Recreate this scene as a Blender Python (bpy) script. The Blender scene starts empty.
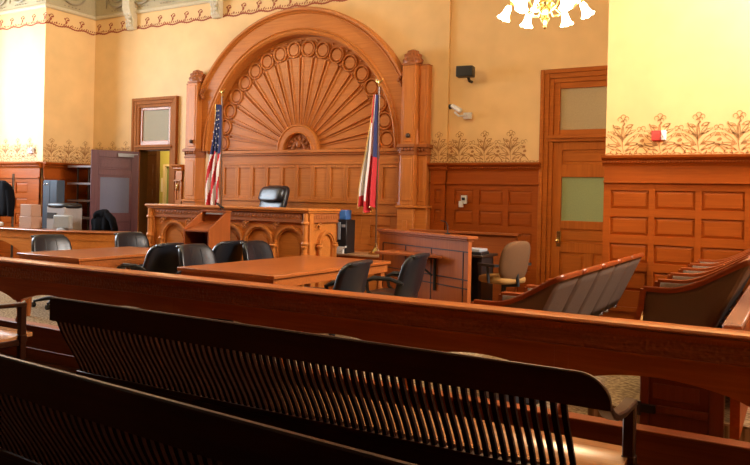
import bpy, math, random
from mathutils import Vector, Matrix
random.seed(7)
PI = math.pi
sc = bpy.context.scene
COL = sc.collection

# ------------------------------------------------------------------ helpers
class MB:
    """collects shapes; build() links them as one mesh object"""
    def __init__(s):
        s.v = []; s.f = []; s.m = Matrix.Identity(4); s.mi = []; s.cur = 0
    def add(s, vs, fs):
        b = len(s.v)
        s.v += [tuple(s.m @ Vector(p)) for p in vs]
        s.f += [tuple(b + i for i in f) for f in fs]
        s.mi += [s.cur] * len(fs)
    def box(s, x0, x1, y0, y1, z0, z1):
        s.add([(x0,y0,z0),(x1,y0,z0),(x1,y1,z0),(x0,y1,z0),(x0,y0,z1),(x1,y0,z1),(x1,y1,z1),(x0,y1,z1)],
              [(0,3,2,1),(4,5,6,7),(0,1,5,4),(1,2,6,5),(2,3,7,6),(3,0,4,7)])
    def prism(s, poly, a, b, ax='z'):
        def p(u, w, t): return {'z': (u,w,t), 'y': (u,t,w), 'x': (t,u,w)}[ax]
        n = len(poly)
        s.add([p(u,w,a) for u,w in poly] + [p(u,w,b) for u,w in poly],
              [tuple(range(n))[::-1], tuple(range(n, 2*n))] + [(i,(i+1)%n,n+(i+1)%n,n+i) for i in range(n)])
    def strip(s, A, B, a, b, ax='y'):
        """solid between two 2D polylines A and B (same length), extruded a..b along ax"""
        def p(u, w, t): return {'z': (u,w,t), 'y': (u,t,w), 'x': (t,u,w)}[ax]
        n = len(A); vs = []
        for (u,w),(u2,w2) in zip(A,B): vs += [p(u,w,a), p(u2,w2,a), p(u2,w2,b), p(u,w,b)]
        fs = [(0,1,2,3), tuple(4*(n-1)+k for k in (3,2,1,0))]
        for i in range(n-1):
            for k in range(4): fs.append((4*i+k, 4*i+4+k, 4*i+4+(k+1)%4, 4*i+(k+1)%4))
        s.add(vs, fs)
    def tube(s, pts, r, n=8, cap=True):
        pts = [Vector(p) for p in pts]; N = len(pts)
        rs = r if isinstance(r, (list, tuple)) else [r]*N
        vs = []; fs = []; prev = None
        for i, p in enumerate(pts):
            d = (pts[min(i+1,N-1)] - pts[max(i-1,0)]).normalized()
            if prev is None:
                up = Vector((0,0,1)) if abs(d.z) < .9 else Vector((1,0,0))
                a = d.cross(up).normalized()
            else:
                a = (prev - d*prev.dot(d)).normalized()
            prev = a; b = d.cross(a)
            for k in range(n):
                t = 2*PI*k/n; vs.append(tuple(p + (a*math.cos(t) + b*math.sin(t))*rs[i]))
        for i in range(N-1):
            for k in range(n): fs.append((i*n+k, i*n+(k+1)%n, (i+1)*n+(k+1)%n, (i+1)*n+k))
        if cap: fs += [tuple(range(n))[::-1], tuple((N-1)*n+k for k in range(n))]
        s.add(vs, fs)
    def sweep(s, path, prof, up=(0,0,1), closed=False):
        """prof (side, height) carried along a path; side is to the right of travel"""
        path = [Vector(p) for p in path]; N = len(path); n = len(prof); up = Vector(up); vs = []; fs = []
        for i, p in enumerate(path):
            if closed: d0 = path[i]-path[i-1]; d1 = path[(i+1)%N]-path[i]
            else: d0 = path[i]-path[max(i-1,0)]; d1 = path[min(i+1,N-1)]-path[i]
            if d0.length < 1e-9: d0 = d1
            if d1.length < 1e-9: d1 = d0
            r0 = d0.cross(up).normalized(); r1 = d1.cross(up).normalized()
            m = (r0+r1).normalized(); k = 1/max(.3, m.dot(r0))
            d = (d0.normalized()+d1.normalized()).normalized()
            u2 = m.cross(d).normalized()
            if u2.dot(up) < 0: u2 = -u2
            for a, h in prof: vs.append(tuple(p + m*a*k + u2*h))
        M = N if closed else N-1
        for i in range(M):
            j = (i+1) % N
            for k in range(n): fs.append((i*n+k, i*n+(k+1)%n, j*n+(k+1)%n, j*n+k))
        if not closed: fs += [tuple(range(n))[::-1], tuple((N-1)*n+k for k in range(n))]
        s.add(vs, fs)
    def lathe(s, prof, c=(0,0,0), n=16, ax='z'):
        vs = []; fs = []
        for r, h in prof:
            for k in range(n):
                t = 2*PI*k/n; a, b = r*math.cos(t), r*math.sin(t)
                q = {'z': (a,b,h), 'y': (a,h,b), 'x': (h,a,b)}[ax]
                vs.append((c[0]+q[0], c[1]+q[1], c[2]+q[2]))
        N = len(prof)
        for i in range(N-1):
            for k in range(n): fs.append((i*n+k, i*n+(k+1)%n, (i+1)*n+(k+1)%n, (i+1)*n+k))
        fs += [tuple(range(n))[::-1], tuple((N-1)*n+k for k in range(n))]
        s.add(vs, fs)
    def blob(s, c, rad, e=1.0, nu=20, nv=12, fn=None):
        """superellipsoid; e<1 is boxier; fn warps the unit shape's points"""
        def sp(x): return math.copysign(abs(x)**e, x)
        vs = []; fs = []
        for j in range(nv+1):
            ph = -PI/2 + PI*j/nv
            for i in range(nu):
                th = 2*PI*i/nu
                p = (rad[0]*sp(math.cos(ph))*sp(math.cos(th)), rad[1]*sp(math.cos(ph))*sp(math.sin(th)), rad[2]*sp(math.sin(ph)))
                if fn: p = fn(*p)
                vs.append((c[0]+p[0], c[1]+p[1], c[2]+p[2]))
        for j in range(nv):
            for i in range(nu): fs.append((j*nu+i, j*nu+(i+1)%nu, (j+1)*nu+(i+1)%nu, (j+1)*nu+i))
        s.add(vs, fs)
    def grid(s, fn, nu, nv, th=0.0):
        vs = [fn(i/nu, j/nv) for j in range(nv+1) for i in range(nu+1)]
        s.add(vs, [(j*(nu+1)+i, j*(nu+1)+i+1, (j+1)*(nu+1)+i+1, (j+1)*(nu+1)+i) for j in range(nv) for i in range(nu)])
    def build(s, name, mat, parent=None, bevel=0.0, angle=35, kind=None, label=None, seg=1, solid=0.0):
        vs = s.v
        if parent is not None and parent.get('_w') is not None:
            o0 = parent['_w']; vs = [(a-o0[0], b-o0[1], c-o0[2]) for a,b,c in vs]
        me = bpy.data.meshes.new(name); me.from_pydata(vs, [], s.f); me.update()
        me.polygons.foreach_set('use_smooth', [True]*len(me.polygons))
        for mm in (mat if isinstance(mat, list) else [mat]): me.materials.append(mm)
        if isinstance(mat, list): me.polygons.foreach_set('material_index', s.mi)
        import bmesh
        bm = bmesh.new(); bm.from_mesh(me); bmesh.ops.recalc_face_normals(bm, faces=bm.faces); bm.to_mesh(me); bm.free()
        me.set_sharp_from_angle(angle=math.radians(angle))
        o = bpy.data.objects.new(name, me); COL.objects.link(o)
        if parent is not None:
            o.parent = parent
            if parent.get('_w') is not None: o['_w'] = list(parent['_w'])
        if bevel:
            b = o.modifiers.new('bevel', 'BEVEL'); b.width = bevel; b.segments = seg; b.limit_method = 'ANGLE'; b.angle_limit = math.radians(40)
        if solid:
            b = o.modifiers.new('solid', 'SOLIDIFY'); b.thickness = solid; b.offset = 0
        if kind: o['kind'] = kind
        if label: o['label'] = label
        return o

def thing(name, label, cat, loc=(0,0,0), rz=0, group=None, world=False):
    o = bpy.data.objects.new(name, None); COL.objects.link(o); o.empty_display_size = .1
    o.location = loc; o.rotation_euler = (0,0,rz)
    o['label'] = label; o['category'] = cat
    if group: o['group'] = group
    if world: o['_w'] = list(loc)
    return o
def tag(o, label, cat, group=None):
    o['label'] = label; o['category'] = cat
    if group: o['group'] = group
    return o
def kids(o): return [c for c in bpy.data.objects if c.parent == o]
def dup(o, loc, rz, label):
    def cp(x, par):
        c = x.copy(); COL.objects.link(c); c.parent = par
        for k in KIDS[x.name]: cp(k, c)
        return c
    KIDS = {}
    def scan(x):
        KIDS[x.name] = kids(x)
        for k in KIDS[x.name]: scan(k)
    scan(o)
    c = cp(o, None); c.location = loc; c.rotation_euler = (0,0,rz); c['label'] = label
    return c
def struct(mb, name, mat, parent=None, **k):
    o = mb.build(name, mat, parent, **k)
    if parent is None: o['kind'] = 'structure'
    return o
def frame_m(ox, oy, ang, oz=0):
    """local x along the wall, local -y out of it"""
    return Matrix.Translation((ox,oy,oz)) @ Matrix.Rotation(ang, 4, 'Z')

# ------------------------------------------------------------------ materials
def nt(name):
    m = bpy.data.materials.new(name); m.use_nodes = True
    t = m.node_tree; b = t.nodes['Principled BSDF']
    return m, t, b
def plain(name, col, rough=.5, metal=0, spec=.5, coat=0, emit=None, es=0, sheen=0, bump=0, bscale=60):
    m, t, b = nt(name)
    b.inputs['Base Color'].default_value = (*col, 1); b.inputs['Roughness'].default_value = rough
    b.inputs['Metallic'].default_value = metal; b.inputs['Specular IOR Level'].default_value = spec
    b.inputs['Coat Weight'].default_value = coat; b.inputs['Coat Roughness'].default_value = .15
    b.inputs['Sheen Weight'].default_value = sheen
    tc = t.nodes.new('ShaderNodeTexCoord'); n = t.nodes.new('ShaderNodeTexNoise'); n.inputs['Scale'].default_value = bscale
    t.links.new(tc.outputs['Object'], n.inputs['Vector'])
    mx = t.nodes.new('ShaderNodeMix'); mx.data_type = 'RGBA'; mx.blend_type = 'MULTIPLY'
    mx.inputs[0].default_value = .22; mx.inputs[6].default_value = (*col, 1)
    t.links.new(n.outputs['Fac'], mx.inputs[7]); 
    if emit is None: t.links.new(mx.outputs[2], b.inputs['Base Color'])
    if bump:
        bp = t.nodes.new('ShaderNodeBump'); bp.inputs['Strength'].default_value = bump; bp.inputs['Distance'].default_value = .01
        t.links.new(n.outputs['Fac'], bp.inputs['Height']); t.links.new(bp.outputs[0], b.inputs['Normal'])
    if emit: b.inputs['Emission Color'].default_value = (*emit, 1); b.inputs['Emission Strength'].default_value = es
    return m
def wood(name, c1, c2, rough=.35, axis='x', coat=.3, scale=1.0, spec=.4, tint=(1,.78,.6)):
    m, t, b = nt(name)
    tc = t.nodes.new('ShaderNodeTexCoord'); mp = t.nodes.new('ShaderNodeMapping')
    s = {'x': (1.2, 26, 26), 'y': (26, 1.2, 26), 'z': (26, 26, 1.2)}[axis]
    mp.inputs['Scale'].default_value = [k*scale for k in s]
    n = t.nodes.new('ShaderNodeTexNoise'); n.inputs['Scale'].default_value = 1.6; n.inputs['Detail'].default_value = 5; n.inputs['Distortion'].default_value = .6
    n2 = t.nodes.new('ShaderNodeTexNoise'); n2.inputs['Scale'].default_value = 1.3; n2.inputs['Detail'].default_value = 2
    r = t.nodes.new('ShaderNodeValToRGB'); r.color_ramp.elements[0].position = .32; r.color_ramp.elements[1].position = .68
    r.color_ramp.elements[0].color = (*c1, 1); r.color_ramp.elements[1].color = (*c2, 1)
    t.links.new(tc.outputs['Object'], mp.inputs['Vector']); t.links.new(mp.outputs[0], n.inputs['Vector']); t.links.new(tc.outputs['Object'], n2.inputs['Vector'])
    a = t.nodes.new('ShaderNodeMath'); a.operation = 'MULTIPLY_ADD'; a.inputs[1].default_value = .35; t.links.new(n2.outputs['Fac'], a.inputs[0])
    a2 = t.nodes.new('ShaderNodeMath'); a2.operation = 'MULTIPLY'; a2.inputs[1].default_value = .65; t.links.new(n.outputs['Fac'], a2.inputs[0]); t.links.new(a2.outputs[0], a.inputs[2])
    t.links.new(a.outputs[0], r.inputs['Fac']); t.links.new(r.outputs[0], b.inputs['Base Color'])
    b.inputs['Roughness'].default_value = rough; b.inputs['Coat Weight'].default_value = coat; b.inputs['Coat Roughness'].default_value = .22
    b.inputs['Specular IOR Level'].default_value = spec; b.inputs['Specular Tint'].default_value = (*tint, 1)
    bp = t.nodes.new('ShaderNodeBump'); bp.inputs['Strength'].default_value = .12; bp.inputs['Distance'].default_value = .004
    t.links.new(n.outputs['Fac'], bp.inputs['Height']); t.links.new(bp.outputs[0], b.inputs['Normal'])
    return m
def both(n, c1, c2, **k): return wood(n+'_h', c1, c2, axis='x', **k), wood(n+'_v', c1, c2, axis='z', **k), wood(n+'_d', c1, c2, axis='y', **k)
OAK, OAKV, OAKD = both('honey_oak', (.42,.125,.020), (.57,.195,.037), rough=.40, coat=.12)
WAI, WAIV, WAID = both('oak_dim_light', (.275,.052,.004), (.385,.082,.007), rough=.5, coat=.0, spec=.25)  # same oak as the arch, its different light put into a deeper colour
RAIL, RAILV, RAILD = both('rail_wood', (.40,.078,.011), (.56,.125,.019), rough=.42, coat=.05, tint=(1,.6,.35))
MAH, MAHV, MAHD = both('mahogany', (.012,.002,.0008), (.026,.0045,.0016), rough=.38, coat=.04, spec=.4, tint=(1,.5,.22))  # specular tint puts the colour of warm light into the edge highlights
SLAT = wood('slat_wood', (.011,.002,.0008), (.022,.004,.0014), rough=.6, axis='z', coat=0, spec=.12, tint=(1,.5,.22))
TAB, TABV, TABD = both('table_oak', (.27,.068,.014), (.41,.12,.026), rough=.3, coat=.2)
WIT, WITV, WITD = both('cherry', (.25,.055,.010), (.34,.088,.017), rough=.5, coat=.0)
JUR = both('jury_wood', (.20,.036,.008), (.30,.06,.012), rough=.32, coat=.15)[0]
DOORP, DOORPV, _ = both('plum_door', (.075,.022,.036), (.115,.038,.056), rough=.4, coat=.1)
SEATW, _, SEATWD = both('pew_seat', (.35,.14,.045), (.50,.22,.08), rough=.22, coat=.5)
BOXB = wood('carved_wood', (.27,.075,.018), (.38,.12,.03), rough=.5, axis='x', coat=.1)
BLACKLINE = plain('dark_groove', (.03,.012,.008), .6)
WALL = plain('ochre_paint', (.86,.56,.235), .62, bscale=3)
CREAM = plain('cream_plaster', (.66,.55,.34), .6, bscale=30)
PLAS = plain('grey_plaster', (.50,.40,.22), .6, bump=.3, bscale=40)
CEIL = plain('ceiling_paint', (.75,.66,.48), .7)
STEN = plain('stencil_brown', (.47,.21,.06), .7)
STENR = plain('stencil_red', (.40,.08,.025), .7)
GRN = plain('corridor_green', (.46,.44,.11), .6)
LEA = plain('black_leather', (.010,.011,.015), .34, spec=.5, coat=.1, bump=.15, bscale=120)
PLA = plain('black_plastic', (.012,.012,.013), .42)
BRASS = plain('brass', (.75,.52,.18), .25, metal=1)
GOLD = plain('gold', (.85,.6,.2), .3, metal=1)
CHROME = plain('chrome', (.7,.72,.76), .2, metal=1)
FAB = plain('grey_fabric', (.175,.105,.068), .9, sheen=.0, spec=.15, bump=.4, bscale=300)
FABY = plain('yellow_fabric', (.36,.19,.06), .9, spec=.15, bump=.5, bscale=200)
TAN = plain('tan_fabric', (.15,.072,.032), .9, sheen=.0, spec=.15, bump=.3, bscale=250)
WHITE = plain('white_plastic', (.8,.8,.8), .35)
RED = plain('red_plastic', (.65,.02,.02), .35)
FROST = plain('frosted_glass', (.36,.42,.20), .22, coat=.6)
FROST2 = plain('tan_glass', (.52,.40,.22), .25, coat=.4)
FROSTB = plain('blue_grey_glass', (.10,.10,.17), .4, coat=.0)
FROSTW = plain('pale_glass', (.40,.34,.22), .55, coat=.0, spec=.2)
BLACKCLOTH = plain('black_cloth', (.004,.004,.006), .95, spec=.1, bump=.6, bscale=40)
PEACH = plain('peach_card', (.46,.26,.17), .7)
GREY = plain('grey_metal', (.35,.36,.38), .4)
BLUEG = plain('blue_grey_panel', (.07,.09,.12), .5, spec=.2)
BLUE = plain('blue_plastic', (.05,.16,.45), .4)
PAPER = plain('paper', (.75,.73,.68), .7)
FRED = plain('flag_red', (.62,.02,.03), .7, sheen=.2)
FWHI = plain('flag_white', (.88,.85,.83), .7, sheen=.2)
FBLU = plain('flag_blue', (.02,.035,.15), .7, sheen=.2)
SHADE = plain('lit_shade', (.9,.88,.82), .4, emit=(1,.86,.62), es=14)
BRONZE = plain('dark_bronze', (.10,.07,.05), .35, metal=.8)

def carpet_mat():
    m, t, b = nt('speckled_carpet')
    tc = t.nodes.new('ShaderNodeTexCoord'); mp = t.nodes.new('ShaderNodeMapping'); mp.inputs['Scale'].default_value = (28, 60, 1)
    n = t.nodes.new('ShaderNodeTexNoise'); n.inputs['Scale'].default_value = 1; n.inputs['Detail'].default_value = 6
    r = t.nodes.new('ShaderNodeValToRGB'); r.color_ramp.elements[0].position = .4; r.color_ramp.elements[1].position = .62
    r.color_ramp.elements[0].color = (.15,.095,.05,1); r.color_ramp.elements[1].color = (.42,.31,.18,1)
    t.links.new(tc.outputs['Object'], mp.inputs['Vector']); t.links.new(mp.outputs[0], n.inputs['Vector']); t.links.new(n.outputs['Fac'], r.inputs['Fac'])
    t.links.new(r.outputs[0], b.inputs['Base Color']); b.inputs['Roughness'].default_value = .95; b.inputs['Specular IOR Level'].default_value = .1
    return m
CARPET = carpet_mat()
def pane_mat():
    m = bpy.data.materials.new('window_glass'); m.use_nodes = True; t = m.node_tree
    for n in list(t.nodes):
        if n.type == 'BSDF_PRINCIPLED': t.nodes.remove(n)
    out = [n for n in t.nodes if n.type == 'OUTPUT_MATERIAL'][0]
    a = t.nodes.new('ShaderNodeBsdfTransparent'); g = t.nodes.new('ShaderNodeBsdfGlossy'); g.inputs['Roughness'].default_value = .02
    x = t.nodes.new('ShaderNodeMixShader'); x.inputs[0].default_value = .07
    t.links.new(a.outputs[0], x.inputs[1]); t.links.new(g.outputs[0], x.inputs[2]); t.links.new(x.outputs[0], out.inputs['Surface'])
    return m
PANE = pane_mat()

# ------------------------------------------------------------------ camera
H = 1.5
th = math.atan(728/1245); rl = .023
fw = Vector((-math.sin(th), math.cos(th), 0)); rt = Vector((math.cos(th), math.sin(th), 0)); up = Vector((0,0,1))
cx = rt*math.cos(rl) + up*math.sin(rl); cyv = -rt*math.sin(rl)*-1*-1 + up*math.cos(rl)
M = Matrix(((cx.x, cyv.x, -fw.x, 0), (cx.y, cyv.y, -fw.y, 0), (cx.z, cyv.z, -fw.z, H), (0,0,0,1)))
cam = bpy.data.cameras.new('camera'); co = bpy.data.objects.new('camera', cam); COL.objects.link(co)
co.matrix_world = M; cam.sensor_width = 36; cam.lens = 728/750*36; cam.shift_y = -(232.5-199)/750
cam.clip_start = .05; cam.clip_end = 100
sc.camera = co

# ------------------------------------------------------------------ the room
YB = 9.6; YR = 8.35; XL = -12.1; YL = 8.5; XW = -13.9; XR = 1.6; YC = -2.6; ZC = 6.2
ACX = -7.11; ACZ = 2.27; ARI = 1.88
b = MB(); b.box(XW, XR, 4.14, 11.8, -.1, 0); struct(b, 'floor', CARPET)
b = MB(); b.box(XW, XR, YC, 4.14, -.1, 0); struct(b, 'floor', wood('floor_boards', (.07,.018,.006), (.12,.034,.010), rough=.4, axis='x', coat=.1))
b = MB(); b.box(XW-.2, XR+.2, YC-.2, 11.9, ZC, ZC+.1); struct(b, 'ceiling', CEIL)
# back wall: door hole on the left, arch hole in the middle, door hole on the right
b = MB()
DLX0, DLX1, DLZ = -10.80, -9.93, 3.2
b.box(XL-.2, DLX0, YB, YB+.2, 0, ZC); b.box(DLX0, DLX1, YB, YB+.2, DLZ, ZC); b.box(DLX1, ACX-ARI-.1, YB, YB+.2, 0, ZC)
R0 = ARI + .1; n = 32
A = [(ACX-R0*math.cos(PI*i/n), ACZ+R0*math.sin(PI*i/n)) for i in range(n+1)]
B = [(ACX-R0*math.cos(PI*i/n), ZC) for i in range(n+1)]
b.strip(A, B, YB, YB+.2)
b.box(ACX+R0, -4.43, YB, YB+.2, 0, ZC)
b.box(-4.43, -2.92, YB+.04, YB+.2, 0, ZC); b.box(-2.92, -1.9, YB+.04, YB+.2, 3.15, ZC); b.box(-1.9, -1.0, YB+.04, YB+.2, 0, ZC)
struct(b, 'wall_back', WALL)
b = MB(); b.box(-1.9, XR+.2, YR, YB+.2, 0, ZC); struct(b, 'wall_right_bay', WALL)
b = MB(); b.box(XW-.2, XL, YL, YB+.2, 0, ZC); struct(b, 'wall_left_bay', WALL)
# side walls with window openings
def side_wall(name, x0, x1, wins, y1):
    b = MB(); y = YC-.2
    for (a, c, z0, z1) in wins:
        b.box(x0, x1, y, a, 0, ZC); b.box(x0, x1, a, c, 0, z0); b.box(x0, x1, a, c, z1, ZC); y = c
    b.box(x0, x1, y, y1, 0, ZC)
    struct(b, name, WALL)
LW = [(4.8,7.9,1.9,4.9)]; RW = [(6.6,8.2,3.7,5.7)]
side_wall('wall_left', XW-.2, XW, LW, YL); side_wall('wall_right', XR, XR+.2, RW, YR)
b = MB(); b.box(XW-.2, XR+.2, YC-.2, YC, 0, ZC); struct(b, 'wall_front', MAH)
b = MB(); b.box(XW, XR, YC, 2.3, 3.05, 3.25); b.box(XW, XR, 2.3, 2.4, 3.05, 4.0); struct(b, 'ceiling', MAH)  # unseen balcony added over the gallery to block bounce light onto the pews
k = 1
for x, wins in ((XW-.1, LW), (XR+.1, RW)):
    for (a, c, z0, z1) in wins:
        b = MB(); zm = (z0+z1)/2
        for q in (a, c-.06, (a+c)/2-.03): b.box(x-.04, x+.04, q, q+.06, z0, z1)
        for q in (z0, z1-.06, zm-.03): b.box(x-.045, x+.045, a, c, q, q+.06)
        w = struct(b, 'window_%d' % k, WAI)
        b = MB(); b.box(x-.004, x+.004, a+.03, c-.03, z0+.03, z1-.03); b.build('pane', PANE, w)
        k += 1
# corridor behind the left door
b = MB(); b.box(-13.6, -9.2, 11.3, 11.4, 0, 2.9); b.box(-9.3, -9.2, YB+.2, 11.4, 0, 2.9); b.box(-13.7, -13.6, YB+.2, 11.4, 0, 2.9)
struct(b, 'wall_corridor', GRN)
b = MB(); b.box(-13.7, -9.2, YB+.2, 11.4, 2.9, 3.0); struct(b, 'ceiling', CEIL)

# ---- wainscot panelling (surface of the wall)
ROWS = [(1.455,1.66), (1.165,1.37), (.87,1.075), (.56,.78)]
def wains(L, cols, mat, M4, name, top=2.04, rows=ROWS, dent=True, base=.38):
    b = MB(); b.m = M4
    b.box(0, L, -.03, 0, .0, top-.07)
    b.box(0, L, -.055, 0, 0, base); b.box(0, L, -.065, 0, base-.05, base)
    # stiles and rails raised round the fields
    zs = [base] + [z for r in rows[::-1] for z in r] + [1.74]
    for i in range(0, len(zs), 2): b.box(0, L, -.048, -.02, zs[i], zs[i+1])
    xs = [0] + [x for c in cols for x in c] + [L]
    for i in range(0, len(xs), 2):
        if xs[i+1] > xs[i]: b.box(xs[i], xs[i+1], -.05, -.02, base, 1.74)
    for (a, c) in cols:
        for (z0, z1) in rows:
            b.add([(a+.006,-.03,z0+.006),(c-.006,-.03,z0+.006),(c-.006,-.03,z1-.006),(a+.006,-.03,z1-.006),
                   (a+.035,-.040,z0+.035),(c-.035,-.040,z0+.035),(c-.035,-.040,z1-.035),(a+.035,-.040,z1-.035)],
                  [(4,5,6,7),(0,1,5,4),(1,2,6,5),(2,3,7,6),(3,0,4,7)])
    b.box(0, L, -.075, 0, 1.74, 1.765); b.box(0, L, -.045, 0, 1.765, 1.93)
    o = struct(b, name, mat, angle=8)
    b = MB(); b.m = M4
    b.prism([(0,1.925),(-.05,1.925),(-.06,1.95),(-.075,1.96),(-.075,1.985),(-.12,2.015),(-.125,2.04),(0,2.04)], -.02, L+.02, 'x')
    b.build('crown', mat, o)
    if dent:
        b = MB(); b.m = M4; x = 0
        while x < L: b.box(x, x+.016, -.09, -.07, 1.962, 1.983); x += .032
        b.build('dentil_course', mat, o)
    return o
wains(2.9, [(.075+.465*i, .48+.465*i) for i in range(6)], WAI, frame_m(-1.9, YR, 0), 'trim_1')
wains(1.37, [(.13,.42),(.51,.86),(.94,1.28)], WAI, frame_m(-4.42, YB+.04, 0), 'trim_2')
wains(.24, [(.07,.18)], WAI, frame_m(-4.66, YB, 0), 'trim_3', dent=False)
wains(1.78, [(.1,.46),(.6,.96),(1.08,1.44)], WAI, frame_m(-13.9, YL, 0), 'trim_4')
wains(1.1, [(.1,.48),(.6,.98)], WAI, frame_m(XL, YL, PI/2), 'trim_5')
wains(1.1, [(.1,.48),(.6,.98)], WAI, frame_m(XL, YB, 0), 'trim_6')
o = wains(.17, [(.04,.13)], OAK, frame_m(-9.8, YB, 0), 'trim_7', dent=False, rows=[(1.4,1.75)])
b = MB(); b.blob((-9.715, YB-.06, 1.63), (.022,.02,.07), nu=10, nv=8); b.tube([(-9.715,YB-.07,1.6),(-9.715,YB-.12,1.58),(-9.715,YB-.12,1.63)], .008)
b.build('brass_hook', BRASS, o, label='small brass hook plate')

# ---- stencilled borders painted on the plaster
def ribbon(b, pts, w):
    n = len(pts); A = []; B_ = []
    for i, (x, z) in enumerate(pts):
        x0, z0 = pts[max(i-1,0)]; x1, z1 = pts[min(i+1,n-1)]
        dx, dz = x1-x0, z1-z0; l = math.hypot(dx, dz) or 1; k = w*(.35+.65*math.sin(PI*(i+.5)/n))/2
        A.append((x-dz/l*k, z+dx/l*k)); B_.append((x+dz/l*k, z-dx/l*k))
    vs = [(x,-.003,z) for x,z in A] + [(x,-.003,z) for x,z in B_]
    b.add(vs, [(i, i+1, n+i+1, n+i) for i in range(n-1)])
def leaf(b, x, z, l, w, ang, n=8):
    c, s_ = math.cos(ang), math.sin(ang); P = []
    for i in range(n):
        t = 2*PI*i/n; u = l/2*math.cos(t); v = w/2*math.sin(t)*(1+.3*math.cos(t)); P.append((x+u*c-v*s_, -.003, z+u*s_+v*c))
    b.add(P, [tuple(range(n))])
def arc(x, z, r, a0, a1, n=8, rx=1): return [(x+rx*r*math.cos(a0+(a1-a0)*i/n), z+r*math.sin(a0+(a1-a0)*i/n)) for i in range(n+1)]
def qb(p0, p1, p2, n=8): return [((1-t)**2*p0[0]+2*t*(1-t)*p1[0]+t*t*p2[0], (1-t)**2*p0[1]+2*t*(1-t)*p1[1]+t*t*p2[1]) for t in [i/n for i in range(n+1)]]
def low_border(L, M4, name, off=0.0, z0=2.05, pitch=.40):
    b = MB(); b.m = M4; u = off
    def outline(x0, z_0, ang, ln, wd, bend):
        """teardrop leaf drawn as two curved strokes with a brown spot at its foot"""
        a = math.radians(ang); dx, dz = math.sin(a), math.cos(a)
        x1, z1 = x0+dx*ln+bend*.5, z_0+dz*ln-abs(bend)*.3
        mx, mz = (x0+x1)/2, (z_0+z1)/2
        for q in (-1, 1): ribbon(b, qb((x0,z_0), (mx+dz*wd*q-bend*.3, mz-dx*wd*q+abs(bend)*.3), (x1,z1)), .0075)
        leaf(b, x0+dx*ln*.22, z_0+dz*ln*.22, ln*.26, .011, PI/2-a)
    while u < L - .05:
        outline(u, z0+.14, -4, .20, .028, .02)
        for ang, zb, ln, bd in ((-66,.045,.17,-.03),(-84,.10,.15,.02),(-46,.10,.20,-.02),(-26,.16,.19,-.03),(62,.045,.17,.03),(82,.11,.15,-.02),(44,.10,.20,.02),(24,.17,.18,.03),(-58,.20,.13,-.02),(56,.21,.13,.02),(-70,.29,.09,.01),(66,.30,.09,.01)):
            outline(u+.025*math.sin(math.radians(ang)), z0+zb, ang, ln, .030, bd)
        ribbon(b, qb((u+.01,z0+.02),(u-.03,z0+.2),(u+.01,z0+.37)), .009)
        # blossom
        for dx, dz, r in ((-.035,.395,.024),(.0,.42,.026),(.035,.40,.024),(.02,.375,.018)): ribbon(b, arc(u+dx, z0+dz, r, -.8, 4.2, 9), .008)
        leaf(b, u-.01, z0+.375, .045, .022, .5); leaf(b, u+.012, z0+.34, .035, .018, 1.3)
        for sx in (-1, 1):
            for dx, dz, l_, a_ in ((.07,.02,.05,.3),(.11,.06,.035,1.0),(.14,.03,.04,-.4),(.035,.045,.04,.8),(.09,.24,.03,.9),(.12,.20,.028,.2),(.065,.30,.03,1.3),(.15,.12,.03,.5),(.16,.26,.022,1.0),(.10,.33,.02,.4),(.045,.22,.03,1.2),(.17,.20,.02,.8)):
                leaf(b, u+sx*dx+.008*math.sin(dz*50), z0+dz, l_, .015, PI/2-sx*a_)
        # stacked spots between two plants
        w = u + pitch/2
        for k, q in enumerate((.10,.155,.215)): leaf(b, w+(.008 if k % 2 else -.006), z0+q, .058-.006*k, .036, .4 if k % 2 else -.3)
        for dx, dz, r in ((-.022,.285,.020),(.02,.29,.022),(0,.265,.016)): ribbon(b, arc(w+dx, z0+dz, r, -.6, 4, 8), .007)
        ribbon(b, qb((w,z0+.1),(w+.05,z0+.06),(w+.07,z0+.015)), .010); ribbon(b, qb((w,z0+.1),(w-.05,z0+.06),(w-.07,z0+.015)), .010)
        u += pitch
    x = 0
    while x < L: leaf(b, x+.02, z0+.014, .05, .015, .3*(-1)**int(x*20)); x += .05
    b.box(0, L, -.004, 0, z0-.006, z0+.003)
    struct(b, name, STEN)
low_border(2.9, frame_m(-1.9, YR, 0), 'trim_8', .185, pitch=.385)
low_border(1.37, frame_m(-4.42, YB+.04, 0), 'trim_9', .17, pitch=.385)
low_border(.24, frame_m(-4.66, YB, 0), 'trim_10', .10)
low_border(1.78, frame_m(-13.9, YL, 0), 'trim_11', .3, pitch=.37)
low_border(1.1, frame_m(XL, YL, PI/2), 'trim_12', .18, pitch=.37)
low_border(1.1, frame_m(XL, YB, 0), 'trim_13', .2, pitch=.37)
def high_border(L, M4, name, z0=4.62):
    b = MB(); b.m = M4; u = .1; x = 0
    while x < L:
        leaf(b, x, z0+.012*math.sin(x*17), .07, .032, .5*math.cos(x*17)); leaf(b, x+.03, z0+.035, .04, .022, 1.0); x += .05
    while u < L:
        leaf(b, u, z0+.09, .07, .045, 1.2); leaf(b, u+.035, z0+.14, .07, .035, .3); leaf(b, u-.03, z0+.15, .05, .03, 2.2)
        ribbon(b, arc(u+.02, z0+.14, .045, 0, 4), .016); ribbon(b, qb((u-.05,z0),(u-.04,z0+.06),(u,z0+.08)), .012)
        leaf(b, u+.12, z0+.05, .05, .02, .8)
        u += .335
    struct(b, name, STENR)
high_border(1.8, frame_m(-13.9, YL, 0), 'trim_14'); high_border(1.1, frame_m(XL, YL, PI/2), 'trim_15'); high_border(7.6, frame_m(XL, YB, 0), 'trim_16')
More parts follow.
